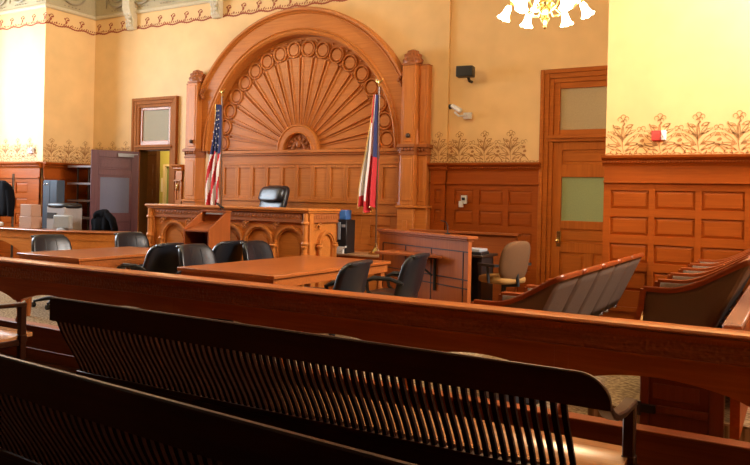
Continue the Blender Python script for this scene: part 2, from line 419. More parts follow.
# ---- cornice and coved frieze with plaster swags
path = [(-13.9,YL,4.9),(XL,YL,4.9),(XL,YB,4.9),(-2.0,YB,4.9)]
b = MB(); b.sweep([(x,y,4.9) for x,y,_ in path], [(0,0),(.03,0),(.05,.02),(.05,.05),(.03,.07),(0,.07)])
struct(b, 'trim_17', CREAM)
b = MB(); b.sweep(path, [(0,.07),(.02,.07),(.05,.4),(.16,.8),(.4,1.15),(.4,1.28),(0,1.28)])
cove = struct(b, 'trim_18', PLAS)
b = MB()
def swags(M4, L, off):
    b.m = M4; u = off
    while u < L-.25:
        for (r, w, dz) in ((.26,.022,0),(.19,.014,.03)):
            b.tube([(u+.33+r*math.cos(t)*1.1, -.05-.02*math.sin(-t), 5.33+dz+r*math.sin(t)) for t in [PI+PI*i/12 for i in range(13)]], [w*(.6+.4*math.sin(PI*i/12)) for i in range(13)], 6)
        b.lathe([(.0,-.03),(.045,-.02),(.05,0),(.03,.02),(0,.03)], (u, -.05, 5.36), 10, 'y')
        b.tube([(u,-.04,5.32),(u+.01,-.04,5.22),(u-.01,-.04,5.08)], [.02,.024,.008], 6)
        for i in range(5): b.blob((u+.17+.08*i, -.045, 5.02), (.018,.012,.012), nu=6, nv=4)
        u += .66
swags(frame_m(-13.9, YL, 0), 1.8, .1); swags(frame_m(XL, YL, PI/2), 1.1, .2); swags(frame_m(XL, YB, 0), 9, .35)
b.build('swag_relief', plain('swag_plaster', (.36,.29,.17), .55), cove)
def corbel(x, label):
    t = thing('corbel_bracket', label, 'bracket', (x, YB, 4.6), world=True)
    b = MB(); b.prism([(YB,4.6),(YB-.07,4.6),(YB-.11,4.66),(YB-.10,4.78),(YB-.17,4.9),(YB-.20,5.0),(YB-.22,6.15),(YB,6.15)], x-.1, x+.1, 'x')
    b.build('shaft', CREAM, t, bevel=.006)
    b = MB()
    for i in range(7):
        for sx in (-1,1): b.blob((x+sx*.045, YB-.115-.012*i, 4.67+.075*i), (.03,.02,.028), nu=8, nv=6)
    b.tube([(x,YB-.11,4.64),(x,YB-.14,4.8),(x,YB-.19,5.1)], .018, 6)
    b.build('carved_leaf', plain('pale_carving', (.72,.64,.48), .5), t)
corbel(-11.02, 'cream plaster corbel in the cornice above the open plum door')
corbel(-8.87, 'cream plaster corbel in the cornice just left of the great arch')

# ------------------------------------------------------------------ doors
def casing(x0, x1, z1, y, name, mat, z0=0, zt0=2.32):
    """stepped frame, transom bar"""
    t = bpy.data.objects.new(name, None); COL.objects.link(t); t['kind'] = 'structure'; t.location = (x0, y, 0); t['_w'] = [x0, y, 0]
    for (o0, o1, d, nm) in ((0,.055,.06,'outer_casing'),(.055,.12,.045,'middle_casing'),(.12,.18,.03,'inner_casing')):
        b = MB(); b.box(x0+o0, x0+o1, y-d, y+.02, z0, z1-o0); b.box(x1-o1, x1-o0, y-d, y+.02, z0, z1-o0); b.box(x0+o1, x1-o1, y-d, y+.02, z1-o1, z1-o0)
        b.build(nm, mat, t, bevel=.006)
    b = MB(); b.box(x0+.12, x1-.12, y-.05, y+.1, zt0, zt0+.09); b.box(x0+.10, x1-.10, y-.08, y, zt0+.04, zt0+.065); b.build('transom_bar', mat, t, bevel=.004)
    return t
d1 = casing(-10.96, -9.79, 3.29, YB, 'door_1', wood('casing_oak', (.27,.085,.022), (.38,.135,.036), rough=.65, axis='z', coat=0, spec=.15))
b = MB()
for (x0,x1,z0,z1) in ((-10.80,-10.72,2.41,3.14),(-10.03,-9.95,2.41,3.14),(-10.72,-10.03,2.41,2.49),(-10.72,-10.03,3.06,3.14)): b.box(x0,x1,YB,YB+.05,z0,z1)
b.build('transom_frame', TAB, d1, bevel=.004)
b = MB(); b.box(-10.81,-10.79,YB+.03,YB+.21,0,2.32); b.box(-9.94,-9.92,YB+.03,YB+.21,0,2.32); b.box(-10.80,-9.93,YB+.10,YB+.21,2.31,2.33); b.build('jamb_lining', wood('dark_jamb', (.06,.018,.007), (.10,.034,.012), axis='z', coat=0), d1)
b = MB(); b.box(-10.72, -10.03, YB+.02, YB+.03, 2.49, 3.06); b.build('transom_glass', FROSTW, d1)
# open plum leaf, hinged at the left jamb
ang = math.atan2(8.93-9.52, -11.12+10.78)
leafm = frame_m(-10.68, 9.50, ang)
lf = MB(); lf.m = leafm; W = .84
for (x0,x1,z0,z1) in ((0,.13,0,2.28),(W-.13,W,0,2.28),(.13,W-.13,2.15,2.28),(.13,W-.13,1.82,1.93),(.13,W-.13,.98,1.10),(.13,W-.13,0,.2)): lf.box(x0,x1,-.02,.02,z0,z1)
lfo = lf.build('door_leaf', DOORPV, d1, bevel=.004, label='open plum-brown door leaf')
p = MB(); p.m = leafm; p.box(.13,W-.13,-.006,.006,1.93,2.15); p.box(.13,W-.13,-.006,.006,.2,.98); p.box(.165,W-.165,-.012,.012,1.965,2.115); p.box(.165,W-.165,-.012,.012,.24,.94)
p.build('panel', DOORP, lfo, bevel=.004)
p = MB(); p.m = leafm
for (x0,x1,z0,z1) in ((.13,.165,1.10,1.82),(W-.165,W-.13,1.10,1.82),(.165,W-.165,1.10,1.135),(.165,W-.165,1.785,1.82)): p.box(x0,x1,-.014,.014,z0,z1)
p.build('glazing_bead', DOORP, lfo)
p = MB(); p.m = leafm; p.box(.165,W-.165,-.005,.005,1.135,1.785); p.build('glass', FROSTB, lfo)
p = MB(); p.m = leafm; p.box(.10,.38,.02,.06,2.17,2.23); p.tube([(.2,.05,2.2),(.05,.12,2.22)], .01); p.build('door_closer', GREY, lfo, label='grey metal door closer')
# corridor door and switch
t = bpy.data.objects.new('door_2', None); COL.objects.link(t); t['kind'] = 'structure'; t.location = (-12.7,11.25,0); t['_w'] = [-12.7,11.25,0]
b = MB(); b.box(-12.98,-12.08,11.24,11.3,0,2.36)
for (x0,x1) in ((-12.88,-12.58),(-12.48,-12.18)):
    for (z0,z1) in ((.2,.9),(1.1,1.6),(1.7,2.15)): b.box(x0,x1,11.225,11.24,z0,z1)
b.build('leaf', wood('dark_door', (.045,.014,.006), (.075,.026,.010), axis='z', coat=0), t, bevel=.004)
b = MB(); b.box(-13.08,-12.98,11.2,11.3,0,2.44); b.box(-12.08,-12.04,11.2,11.3,0,2.44); b.box(-12.98,-12.08,11.2,11.3,2.36,2.44); b.build('casing', wood('dark_casing', (.05,.016,.007), (.08,.028,.010)), t)
b = MB(); b.box(-11.98,-11.90,11.28,11.3,1.55,1.85); tag(b.build('notice', PAPER), 'small white notice on the green corridor wall', 'notice')
b = MB(); b.box(-12.0,-11.92,11.275,11.3,1.2,1.3); tag(b.build('switch_plate', PLA), 'dark switch plate below the notice in the green corridor', 'switch')
b = MB(); b.box(-11.84,-11.78,11.2,11.3,0,2.1); b.box(-11.2,-11.16,11.2,11.3,0,2.1); b.box(-11.84,-11.16,11.2,11.3,2.1,2.14)
o = struct(b, 'door_3', CREAM); b = MB(); b.box(-11.78,-11.2,11.26,11.29,0,2.1); b.build('leaf', plain('green_door', (.16,.22,.06), .5), o)

DWO, DWOV, _ = both('door_oak', (.35,.085,.009), (.49,.135,.016), rough=.5, coat=.0, spec=.25)
d4 = casing(-3.06, -1.72, 3.29, YB+.04, 'door_4', DWO)
b = MB(); y = YB+.06
for (x0,x1,z0,z1) in ((-2.88,-2.80,2.41,3.11),(-2.80,-1.9,3.03,3.11),(-2.80,-1.9,2.41,2.48)): b.box(x0,x1,y-.03,y+.03,z0,z1)
b.build('transom_frame', DWO, d4, bevel=.004)
b = MB(); b.box(-2.80,-1.9,y,y+.01,2.48,3.03); b.build('transom_glass', FROST2, d4)
b = MB()
for (x0,x1,z0,z1) in ((-2.88,-2.76,.3,2.32),(-2.09,-1.9,.3,2.32),(-2.76,-2.09,2.21,2.32),(-2.76,-2.09,1.85,2.02),(-2.76,-2.09,1.16,1.27),(-2.76,-2.09,.85,.98),(-2.76,-2.09,.3,.42),(-2.44,-2.32,.42,.85)): b.box(x0,x1,y-.03,y+.03,z0,z1)
lfo = b.build('door_leaf', DWOV, d4, bevel=.004)
b = MB()
for (x0,x1,z0,z1) in ((-2.76,-2.09,2.02,2.21),(-2.76,-2.09,.98,1.16),(-2.76,-2.44,.42,.85),(-2.32,-2.09,.42,.85)):
    b.box(x0,x1,y-.012,y+.012,z0,z1); b.box(x0+.035,x1-.035,y-.022,y,z0+.035,z1-.035)
b.build('panel', DWO, lfo, bevel=.004)
b = MB(); b.box(-2.76,-2.09,y-.004,y+.004,1.27,1.85); b.build('glass', FROST, lfo)
b = MB(); b.box(-2.81,-2.75,y-.037,y-.03,.92,1.13); pl = b.build('lock_plate', BRASS, lfo, bevel=.003)
b = MB(); b.tube([(-2.78,y-.037,1.0),(-2.78,y-.07,1.0)], .01); b.blob((-2.78,y-.085,1.0),(.03,.022,.03), nu=12, nv=8); b.build('door_knob', BRASS, pl)

# ------------------------------------------------------------------ steps and platforms
b = MB(); b.box(-3.02, -1.95, 8.95, 9.56, 0, .3); b.box(-3.04,-1.93,8.93,9.56,.27,.31); tag(b.build('step_block', WAI, bevel=.006), 'wooden landing step in front of the right-hand door with green glass', 'step')
b = MB(); b.box(-3.02, -1.95, 8.62, 8.92, 0, .15); b.box(-3.04,-1.93,8.60,8.92,.13,.16); tag(b.build('step_block', WAI, bevel=.006), 'lower wooden step before the landing of the right-hand door', 'step')
t = thing('judge_platform', 'raised wooden platform carrying the judge bench and both flags', 'platform', (-7,8.9,0), world=True)
b = MB(); b.box(-9.3, -6.0, 8.42, 9.35, 0, .68); b.box(-6.0, -4.75, 8.90, 9.35, 0, .68); b.build('base', OAK, t)
b = MB(); b.box(-9.3, -6.0, 8.42, 9.35, .68, .70); b.box(-6.0, -4.70, 8.82, 9.35, .68, .70); b.build('floor_board', wood('platform_top', (.36,.20,.10), (.48,.28,.15), axis='x'), t)

# ------------------------------------------------------------------ great arch
YA = 9.47   # face of the arch band
t = thing('arch_panelling', 'great honey-oak arch with sunburst fan above the judge bench', 'wall panelling', (ACX, YB, 0), world=True)
prof = [(1.86,9.70),(1.86,9.50),(1.89,9.47),(1.93,9.485),(1.945,9.465),(1.965,9.485),(1.99,9.485),(2.19,9.485),(2.205,9.46),(2.225,9.47),(2.24,9.43),(2.27,9.425),(2.29,9.45),(2.29,9.6)]
b = MB(); n = 64; vs = []; fs = []; k = len(prof)
for i in range(n+1):
    a = PI*i/n
    for r, y in prof: vs.append((ACX-r*math.cos(a), y, ACZ+r*math.sin(a)))
for i in range(n):
    for j in range(k): fs.append((i*k+j, i*k+(j+1)%k, (i+1)*k+(j+1)%k, (i+1)*k+j))
fs += [tuple(range(k)), tuple(n*k+j for j in range(k))]
b.add(vs, fs); b.build('arch_frame', OAK, t, angle=25)
# backing and sunburst
b = MB()
b.strip([(ACX-1.9*math.cos(PI*i/48), ACZ+1.9*math.sin(PI*i/48)) for i in range(49)], [(ACX-.02*math.cos(PI*i/48), ACZ+.02*math.sin(PI*i/48)) for i in range(49)], 9.68, 9.74)
NR = 18
def pt(r, a, y): return (ACX-r*math.cos(a), y, ACZ+r*math.sin(a))
for i in range(NR):
    a = PI*(i+.5)/NR; w0 = PI/NR*.40
    # fluted ray: raised tapering rib with a sunken tongue between
    v = []
    for r, ww, y in ((.425,w0*1.02,9.68),(1.52,w0*1.08,9.68)):
        v += [pt(r, a-ww, y), pt(r, a-ww*.93, y-.035), pt(r, a-ww*.72, y-.035), pt(r, a-ww*.62, y-.018), pt(r, a+ww*.62, y-.018), pt(r, a+ww*.72, y-.035), pt(r, a+ww*.93, y-.035), pt(r, a+ww, y)]
    b.add(v, [(j, j+1, 9+j, 8+j) for j in range(7)] + [(0,1,2,3,4,5,6,7), (8,9,10,11,12,13,14,15)])
fan = b.build('sunburst_fan', OAK, t, angle=20)
for i in range(NR):
    a = PI*(i+.5)/NR; c = pt(1.66, a, 0); b = MB(); vs = []; fs = []
    P = [(.140,9.68),(.140,9.645),(.133,9.635),(.122,9.635),(.112,9.65),(.112,9.68)]
    for q in range(20):
        g = 2*PI*q/20
        for r, y in P: vs.append((c[0]+r*math.cos(g), y, c[2]+r*math.sin(g)))
    for q in range(20):
        for j in range(5): fs.append((q*6+j, q*6+j+1, ((q+1)%20)*6+j+1, ((q+1)%20)*6+j))
    b.add(vs, fs); b.lathe([(.098,9.68),(.095,9.658),(.09,9.652),(0.001,9.652)], (c[0],0,c[2]), 16, 'y')
    # curl linking to the next ring
    if i < NR-1:
        a2 = PI*(i+1)/NR; m = pt(1.80, a2, 9.66); b.blob(m, (.02,.015,.02), nu=8, nv=6)
        m = pt(1.54, a2, 9.66); b.blob(m, (.018,.012,.018), nu=8, nv=6)
    b.build('ring', OAK, t)
# medallion
b = MB(); n = 32; P = [(.42,9.68),(.42,9.60),(.395,9.585),(.385,9.60),(.295,9.60),(.285,9.585),(.27,9.60),(.27,9.68)]; vs = []; fs = []
for i in range(n+1):
    a = PI*i/n
    for r, y in P: vs.append(pt(r, a, y))
for i in range(n):
    for j in range(7): fs.append((i*8+j, i*8+j+1, (i+1)*8+j+1, (i+1)*8+j))
b.add(vs, fs); b.build('medallion_rim', OAK, t)
b = MB()
b.strip([(ACX-.28*math.cos(PI*i/16), ACZ+.28*math.sin(PI*i/16)) for i in range(17)], [(ACX-.28*math.cos(PI*i/16), ACZ) for i in range(17)], 9.66, 9.7)
b.blob((ACX,9.64,ACZ+.09), (.045,.03,.06), nu=12, nv=8)
for i in range(7):
    a = PI*(i+.5)/7
    for r, s_ in ((.13,.035),(.2,.028)):
        m = pt(r, a+(.1 if r > .15 else -.05), 9.65); b.blob(m, (s_,.02,s_), nu=8, nv=6)
    b.tube([pt(.08,a,9.645), pt(.15,a+.25,9.64), pt(.22,a,9.645)], .012, 6)
b.build('carved_boss', BOXB, t, label='carved leaf boss in the half-round medallion')
# entablature under the fan, tall panels and dado
X0, X1 = ACX-1.9, ACX+1.9
b = MB(); b.box(X0, X1, 9.62, 9.74, .6, ACZ); b.box(X0, X1, 9.55, 9.64, 2.22, 2.27); b.box(X0,X1,9.58,9.64,2.19,2.22); b.box(X0,X1,9.59,9.64,2.03,2.07)
b.build('beam', OAK, t, bevel=.004)
NP = 12; pw = (X1-X0)/NP
for i in range(NP):
    x = X0+pw*i; b = MB()
    b.box(x, x+.04, 9.60, 9.63, 1.46, 2.03); b.box(x+pw-.04, x+pw, 9.60, 9.63, 1.46, 2.03); b.box(x+.04,x+pw-.04,9.601,9.63,1.98,2.03); b.box(x+.04,x+pw-.04,9.601,9.63,1.46,1.51)
    b.build('tall_panel', OAKV, t, bevel=.004)
b = MB(); b.box(X0, X1, 9.56, 9.63, 1.42, 1.46); b.box(X0,X1,9.58,9.63,1.28,1.42); b.box(X0,X1,9.57,9.63,1.25,1.28)
b.box(X0,X1,9.6,9.63,.7,.8); b.box(X0,X1,9.37,9.64,0,.70)
for i in range(6):
    x = X0+i*(X1-X0)/6; w = (X1-X0)/6
    b.box(x, x+.16, 9.595, 9.63, .8, 1.25); b.box(x+w-.12, x+w, 9.595, 9.63, .8, 1.25); b.box(x+.16,x+w-.12,9.595,9.63,1.1,1.25); b.box(x+.16,x+w-.12,9.595,9.63,.8,.9)
    b.box(x+.2, x+w-.16, 9.61, 9.63, .94, 1.06)
b.build('dado', OAK, t, bevel=.004)
def pilaster(cx_, s):
    # s=+1: the slimmer side shaft stands to the right of the main shaft
    y = YB
    m = MB()
    a0, a1 = (cx_-.16, cx_+.06) if s > 0 else (cx_-.06, cx_+.16)
    e0, e1 = (cx_+.06, cx_+.21) if s > 0 else (cx_-.21, cx_-.06)
    m.box(a0, a1, 9.36, y, 2.30, 3.46); m.box(a0+.03, a1-.03, 9.35, 9.37, 2.34, 3.42); m.box(e0, e1, 9.47, y, 2.30, 3.46); m.box(e0+.03, e1-.03, 9.46, 9.48, 2.34, 3.40)
    m.box(a0, a1, 9.36, y, 1.42, 2.16); m.box(a0+.03, a1-.03, 9.35, 9.37, 1.48, 2.10); m.box(e0, e1, 9.47, y, 1.42, 2.16); m.box(e0+.03, e1-.03, 9.46, 9.48, 1.48, 2.1)
    o = m.build('pilaster', OAKV, t, bevel=.012, seg=2)
    m = MB(); m.box(a0-.04, a1+.02, 9.32, y, 2.26, 2.31); m.box(e0-.02, e1+.04, 9.42, y, 2.26, 2.31)
    m.box(a0-.02, a1+.01, 9.345, y, 2.15, 2.18); m.box(e0, e1+.02, 9.45, y, 2.15, 2.18)
    m.box(a0-.005, a1+.005, 9.355, y, 2.18, 2.26); m.box(e0, e1+.005, 9.465, y, 2.18, 2.26)
    for q in range(4): m.blob((a0+.028+.055*q, 9.35, 2.235), (.024,.022,.03), nu=8, nv=6)
    for q in range(3): m.blob((e0+.028+.052*q, 9.455, 2.235), (.022,.022,.03), nu=8, nv=6)
    m.build('capital', BOXB, o, bevel=.004)
    m = MB(); c0 = (a0+a1)/2
    m.box(a0-.005, a1+.005, 9.35, y, 3.46, 3.49); m.box(e0, e1, 9.465, y, 3.46, 3.475)
    m.lathe([(.14,3.49),(.145,3.53),(.125,3.60),(.085,3.66),(.035,3.70),(.001,3.705)], (c0, 9.48, 0), 16)
    for q in range(16):
        g = 2*PI*q/16
        for r, z in ((.135,3.54),(.115,3.61),(.07,3.66)): m.blob((c0+r*math.cos(g+z*9), 9.48+r*math.sin(g+z*9), z), (.022,.022,.026), nu=6, nv=4)
    m.build('finial', BOXB, o)
    m = MB(); m.blob((c0+.02, 9.33, 2.43), (.035,.03,.035), nu=12, nv=8); m.build('metal_knob', BRONZE, o, label='round dark metal knob')
    m = MB(); m.box(a0-.06, a1+.02, 9.34, y, 1.38, 1.42); m.box(e0, e1+.06, 9.4, y, 1.38, 1.42); m.box(a0-.04, a1, 9.37, y, .7, 1.38); m.box(e0-.01, e1+.04, 9.43, y, .7, 1.38)
    m.box(a0+.05, a1-.09, 9.36, 9.38, .95, 1.2); m.build('plinth', OAK, o, bevel=.006)
    m = MB(); xs_ = cx_ - s*.22
    for q in range(5): m.blob((xs_+.03*math.cos(q*1.7), 9.42, 3.30-.035*q+.03), (.035-.003*q,.04,.03), nu=8, nv=6)
    m.build('carved_bracket', BOXB, o)
pilaster(-9.27, -1); pilaster(-4.90, 1)

# ------------------------------------------------------------------ judge bench
t = thing('judge_bench', 'long honey-oak judge bench with carved blind arches under the arch', 'bench', (-7.2,8.4,0), world=True)
BX0, BX1, BY0, BY1 = -8.78, -5.72, 8.02, 8.76
b = MB(); b.box(BX0+.03, BX1-.03, BY0+.03, BY0+.35, 0, 1.28); b.box(BX1-.25, BX1-.03, BY0+.35, BY1-.02, .0, 1.28)
b.box(BX0+.03, BX0+.25, BY0+.35, BY0+.39, 0, 1.28); b.build('carcass', OAK, t)
b = MB(); b.box(BX0-.03, BX1+.04, BY0-.05, BY0+.55, 1.31, 1.345); b.box(BX1-.5, BX1+.04, BY0+.55, BY1, 1.31, 1.345)
b.box(BX0-.01, BX1+.02, BY0-.03, BY0+.5, 1.285, 1.31); b.box(BX1-.48, BX1+.02, BY0+.5, BY1, 1.285, 1.31); b.build('counter_top', OAK, t, bevel=.008, seg=2)
b = MB(); b.box(BX0+.02, BX1, BY0, BY0+.04, 1.17, 1.285); b.box(BX1-.04, BX1, BY0+.04, BY1-.01, 1.17, 1.285); b.box(BX0+.01, BX1+.012, BY0-.012, BY0+.04, 1.155, 1.17); b.box(BX1-.04,BX1+.012,BY0+.04,BY1-.01,1.155,1.17)
x = BX0+.1
while x < BX1-.1:
    b.blob((x, BY0, 1.23), (.018,.008,.03), nu=6, nv=4); b.blob((x+.03, BY0, 1.215), (.012,.008,.015), nu=6, nv=4); x += .06
y = BY0+.08
while y < BY1-.05: b.blob((BX1, y, 1.23), (.008,.018,.03), nu=6, nv=4); y += .06
b.build('carved_frieze', BOXB, t)
def blind_arch(M4, r, nm='blind_arch'):
    b = MB(); b.m = M4; n = 20
    zc = .84
    for (ri, ro, y0, y1) in ((r, r+.022, -.04, .03), (r+.022, r+.052, -.055, .03)):
        b.strip([(-ro*math.cos(PI*i/n), zc+ro*math.sin(PI*i/n)) for i in range(n+1)], [(-ri*math.cos(PI*i/n), zc+ri*math.sin(PI*i/n)) for i in range(n+1)], y0, y1)
        b.box(-ro, -ri, y0, y1, .1, zc); b.box(ri, ro, y0, y1, .1, zc)
    q = r*.74   # inner pointed panel
    b.strip([(-q*math.cos(PI*i/n), zc-.03+q*math.sin(PI*i/n)) for i in range(n+1)], [(-q*math.cos(PI*i/n), .15) for i in range(n+1)], -.014, .03)
    for sx in (-1,1):
        b.lathe([(.034,.80),(.05,.83),(.035,.85),(.042,.87)], (sx*(r+.045),-.05,0), 8)
        b.tube([(sx*(r+.045),-.055,.15),(sx*(r+.045),-.055,.8)], .022, 8)
    for (dx, dz, s_) in ((-.2,.27,.02),(-.225,.23,.014),(-.17,.295,.014),(-.24,.285,.018),(-.215,.305,.012)):
        b.blob((dx*r/.2-.02, -.035, zc+dz), (s_,.015,s_), nu=8, nv=5)
    b.tube([(-(r+.06)+.04*math.cos(a), -.035, zc+.25+.04*math.sin(a)) for a in [i*.5 for i in range(9)]], .009, 5)
    b.build(nm, OAK, t, angle=40)
for i in range(5): blind_arch(frame_m(-8.20+.545*i, BY0+.03, 0), .212)
blind_arch(frame_m(BX1-.03, 8.46, PI/2), .15)
for (x, y) in ((BX0+.07, BY0+.04), (BX1-.04, BY0+.05)):
    b = MB(); b.tube([(x,y-.06,.72),(x,y-.06,1.28)], .035, 10); b.lathe([(.05,1.13),(.06,1.15),(.05,1.17)], (x,y-.06,0), 10); b.lathe([(.045,.84),(.058,.87),(.045,.9)], (x,y-.06,0), 10)
    b.lathe([(.002,.6),(.03,.64),(.055,.70),(.05,.74)], (x,y-.06,0), 10); b.box(x-.07, x+.07, y-.05, y+.03, 0, 1.28); b.build('corner_post', OAKV, t, bevel=.004)

# lectern
LX0, LX1, LY0, LY1 = -7.30, -6.83, 7.30, 7.72
t = thing('lectern', 'open-backed reddish wood lectern standing in front of the judge bench', 'lectern', (-7.03,7.4,0), world=True)
side = [(LY0,0),(LY1,0),(LY1,1.27),(LY1-.06,1.28),(LY0,1.04)]
for x in (LX0, LX1-.025):
    b = MB(); b.prism(side, x, x+.025, 'x'); b.build('side_panel', WITV, t, bevel=.003)
b = MB(); b.box(LX0+.025, LX1-.025, LY1-.025, LY1, 0, 1.25); b.build('front_panel', WITV, t)
b = MB(); b.prism([(LY0+.0,1.0),(LY1-.025,1.12),(LY1-.025,1.14),(LY0,1.02)], LX0+.025, LX1-.025, 'x'); b.build('reading_slope', WIT, t)
b = MB(); b.box(LX0+.025, LX1-.025, LY0+.02, LY1-.025, .78, .80); b.build('shelf', WIT, t)
b = MB(); b.box(LX0-.01, LX1+.01, LY1-.09, LY1+.01, 1.27, 1.29); b.build('top_cap', WIT, t, bevel=.003)
b = MB(); b.box(LX0+.1, LX1-.07, LY1-.1, LY1-.03, 1.235, 1.25); b.build('lamp_bar', GREY, t, label='grey reading lamp bar under the lectern cap')
b = MB(); b.tube([(LX1-.16,LY1-.02,1.29),(LX1-.17,LY1-.03,1.33),(LX1-.12,LY1-.06,1.36)], .006); b.tube([(LX1-.21,LY1-.06,1.39),(LX1-.1,LY1-.04,1.325)], .016); b.box(LX1-.19,LX1-.1,LY1-.06,LY1,1.29,1.30)
tag(b.build('microphone', PLA), 'black microphone on top of the wooden lectern', 'microphone')

# ------------------------------------------------------------------ leather chairs
def superc(b, c, rad, e, fn=None, nu=24, nv=14): b.blob(c, rad, e, nu, nv, fn)
def leather_chair(label, loc, rz, s=1.0):
    t = thing('swivel_chair', label, 'chair', loc, rz, 'black leather chairs at the counsel tables')
    b = MB()
    def bk(x, y, z):
        w = 1 - .10*max(0, z/.27); return (x - .13*(z/.27)*.5 + .05*(y/.25)**2 - .02*(z/.27)**3, y*w, z)
    b.blob((-.225,0,.67), (.055,.28,.26), .42, 28, 16, bk); bo = b.build('backrest', LEA, t, angle=60)
    b = MB()
    for y in (-.075, .075): b.tube([(-.163-.13*(z/.27)*.5-.02*(z/.27)**3, y, .67+z) for z in (-.2,-.1,0,.1,.2)], .006, 6)
    b.blob((-.29,0,.905), (.035,.235,.026), .6, 20, 8); b.build('seam_roll', LEA, bo)
    b = MB(); b.blob((.04,0,.455), (.25,.255,.055), .45, 24, 10); b.build('seat', LEA, t, angle=60)
    for y in (-.29, .29):
        b = MB(); b.tube([(-.2,y,.62),(-.05,y,.665),(.14,y,.665),(.22,y,.63),(.2,y,.52),(.08,y*.93,.43)], [.018,.024,.026,.024,.018,.016], 8); b.build('armrest', PLA, t)
    b = MB(); b.lathe([(.03,.10),(.03,.28),(.02,.28),(.02,.41)], (0,0,0), 10); b.box(-.1,.1,-.1,.1,.39,.41); b.build('pedestal', PLA, t)
    for i in range(5):
        a = 2*PI*i/5+.3; c, s_ = math.cos(a), math.sin(a)
        b = MB(); b.tube([(0,0,.12),(.16*c,.16*s_,.105),(.30*c,.30*s_,.075)], [.03,.025,.016], 8); l = b.build('leg', PLA, t)
        b = MB(); b.lathe([(.03,-.022),(.032,-.01),(.032,.01),(.03,.022)], (.30*c,.30*s_,.032), 10, 'y'); b.build('caster', PLA, l)
    return t
c0 = leather_chair('black leather chair by the right table on its left side, nearer the rail', (-5.80,6.22,0), 0)
def lc(x, y, rz, label): return dup(c0, (x,y,0), rz, label)
lc(-5.77, 7.28, .03, 'black leather chair by the right table on its left side, nearer the judge')
lc(-6.66, 6.14, PI+.08, 'black leather chair seen from behind, right of the left table, nearer the rail')
lc(-6.50, 7.08, PI, 'black leather chair seen from behind, right of the left table, nearer the lectern')
lc(-3.78, 5.72, PI+.12, 'black leather chair facing the right table, the lower one nearer the rail')
lc(-3.78, 6.95, PI+.12, 'black leather chair facing the right table with back raised before the witness stand')
lc(-8.36, 6.15, -.1, 'black leather chair left of the left table, nearest the desk arch')
lc(-8.24, 7.38, -.15, 'black leather chair left of the left table, in front of the plum door')
# judge chair
t = thing('judge_chair', 'high-backed black leather judge chair behind the long bench', 'chair', (-7.22, 9.0, .70), -PI/2-.25)
b = MB(); b.blob((-.12,0,.70), (.06,.31,.28), .4, 26, 14, lambda x,y,z: (x-.08*z/.28,y,z)); b.build('backrest', LEA, t, angle=60)
b = MB(); b.blob((-.10,0,.84), (.085,.29,.125), .5, 24, 12, lambda x,y,z: (x-.03*z/.1,y,z)); b.build('head_cushion', LEA, t, angle=60)
b = MB(); b.blob((.1,0,.44), (.25,.25,.06), .45); b.build('seat', LEA, t, angle=60)
for y in (-.29,.29):
    b = MB(); b.tube([(-.1,y,.6),(.2,y,.62),(.25,y,.5),(.15,y*.9,.42)], .025); b.build('armrest', PLA, t)
b = MB(); b.lathe([(.3,0),(.3,.02),(.04,.08),(.03,.4)], (0.02,0,0), 12); b.build('pedestal', PLA, t)

# ------------------------------------------------------------------ counsel tables
def table(x0, x1, y0, y1, label):
    t = thing('counsel_table', label, 'table', ((x0+x1)/2,(y0+y1)/2,0), world=True)
    b = MB(); b.box(x0, x1, y0, y1, .725, .76); b.build('table_top', TABD, t, bevel=.006, seg=2)
    b = MB(); b.box(x0+.03, x1-.03, y0+.03, y0+.06, .63, .725); b.box(x0+.03, x1-.03, y1-.06, y1-.03, .63, .725); b.box(x0+.03, x0+.06, y0+.06, y1-.06, .63, .725); b.box(x1-.06, x1-.03, y0+.06, y1-.06, .63, .725); b.build('apron', TAB, t, bevel=.003)
    for x in (x0+.1, x1-.1):
        for y in (y0+.1, y1-.1):
            b = MB(); b.box(x-.045,x+.045,y-.045,y+.045,.55,.66); b.lathe([(.045,.55),(.03,.5),(.045,.4),(.035,.1),(.025,0)], (x,y,0), 10); b.build('leg', TABV, t)
table(-5.48, -4.23, 5.40, 7.65, 'wide brown wooden counsel table in the centre between four leather chairs')
table(-8.08, -6.95, 5.36, 7.05, 'wide brown wooden counsel table on the left beyond the rail')

# ------------------------------------------------------------------ witness stand
ax, ay, bx_, by_ = -4.92, 8.56, -3.24, 7.66
ang = math.atan2(by_-ay, bx_-ax); L = math.hypot(bx_-ax, by_-ay)
t = thing('witness_stand', 'reddish cherry witness stand with plain front panels right of the flag', 'witness stand', (-4,8.1,0), world=True)
Mw = frame_m(ax, ay, ang)
b = MB(); b.m = Mw; b.box(0, L, 0, .05, 0, 1.06)
b.m = Matrix.Identity(4); b.build('front_panel', WITV, t)
b = MB(); b.m = Mw; b.box(-.02, L+.03, -.04, .12, 1.065, 1.10); b.box(0, L+.01, -.02, .08, 1.04, 1.065); b.build('counter_cap', WIT, t, bevel=.005)
b = MB(); b.m = Mw
for u in (.10, .64, 1.20, 1.82): b.box(u-.006, u+.006, -.006, .0, .12, .92)
for z in (.92, .60, .50, .12): b.box(.1, L, -.006, 0, z-.006, z+.006)
b.build('groove_line', BLACKLINE, t)
b = MB(); b.m = Mw; b.box(0, L, -.02, 0, 0, .09); b.build('base_strip', WIT, t)
b = MB(); b.box(-4.6, -3.1, 8.88, 8.93, 0, 1.07); b.box(-4.62, -3.06, 8.84, 8.96, 1.07, 1.10); b.build('back_panel', WIT, t, bevel=.004)
b = MB(); b.prism([(-4.55,7.80),(-3.60,7.74),(-3.72,7.92),(-4.6,8.38)], .82, .85, 'z'); b.build('side_shelf', WIT, t, bevel=.004)
b = MB(); q = Mw @ Vector((1.30,0,0)); b.m = Matrix.Translation((q.x, q.y, 0)) @ Matrix.Rotation(ang, 4, 'Z')
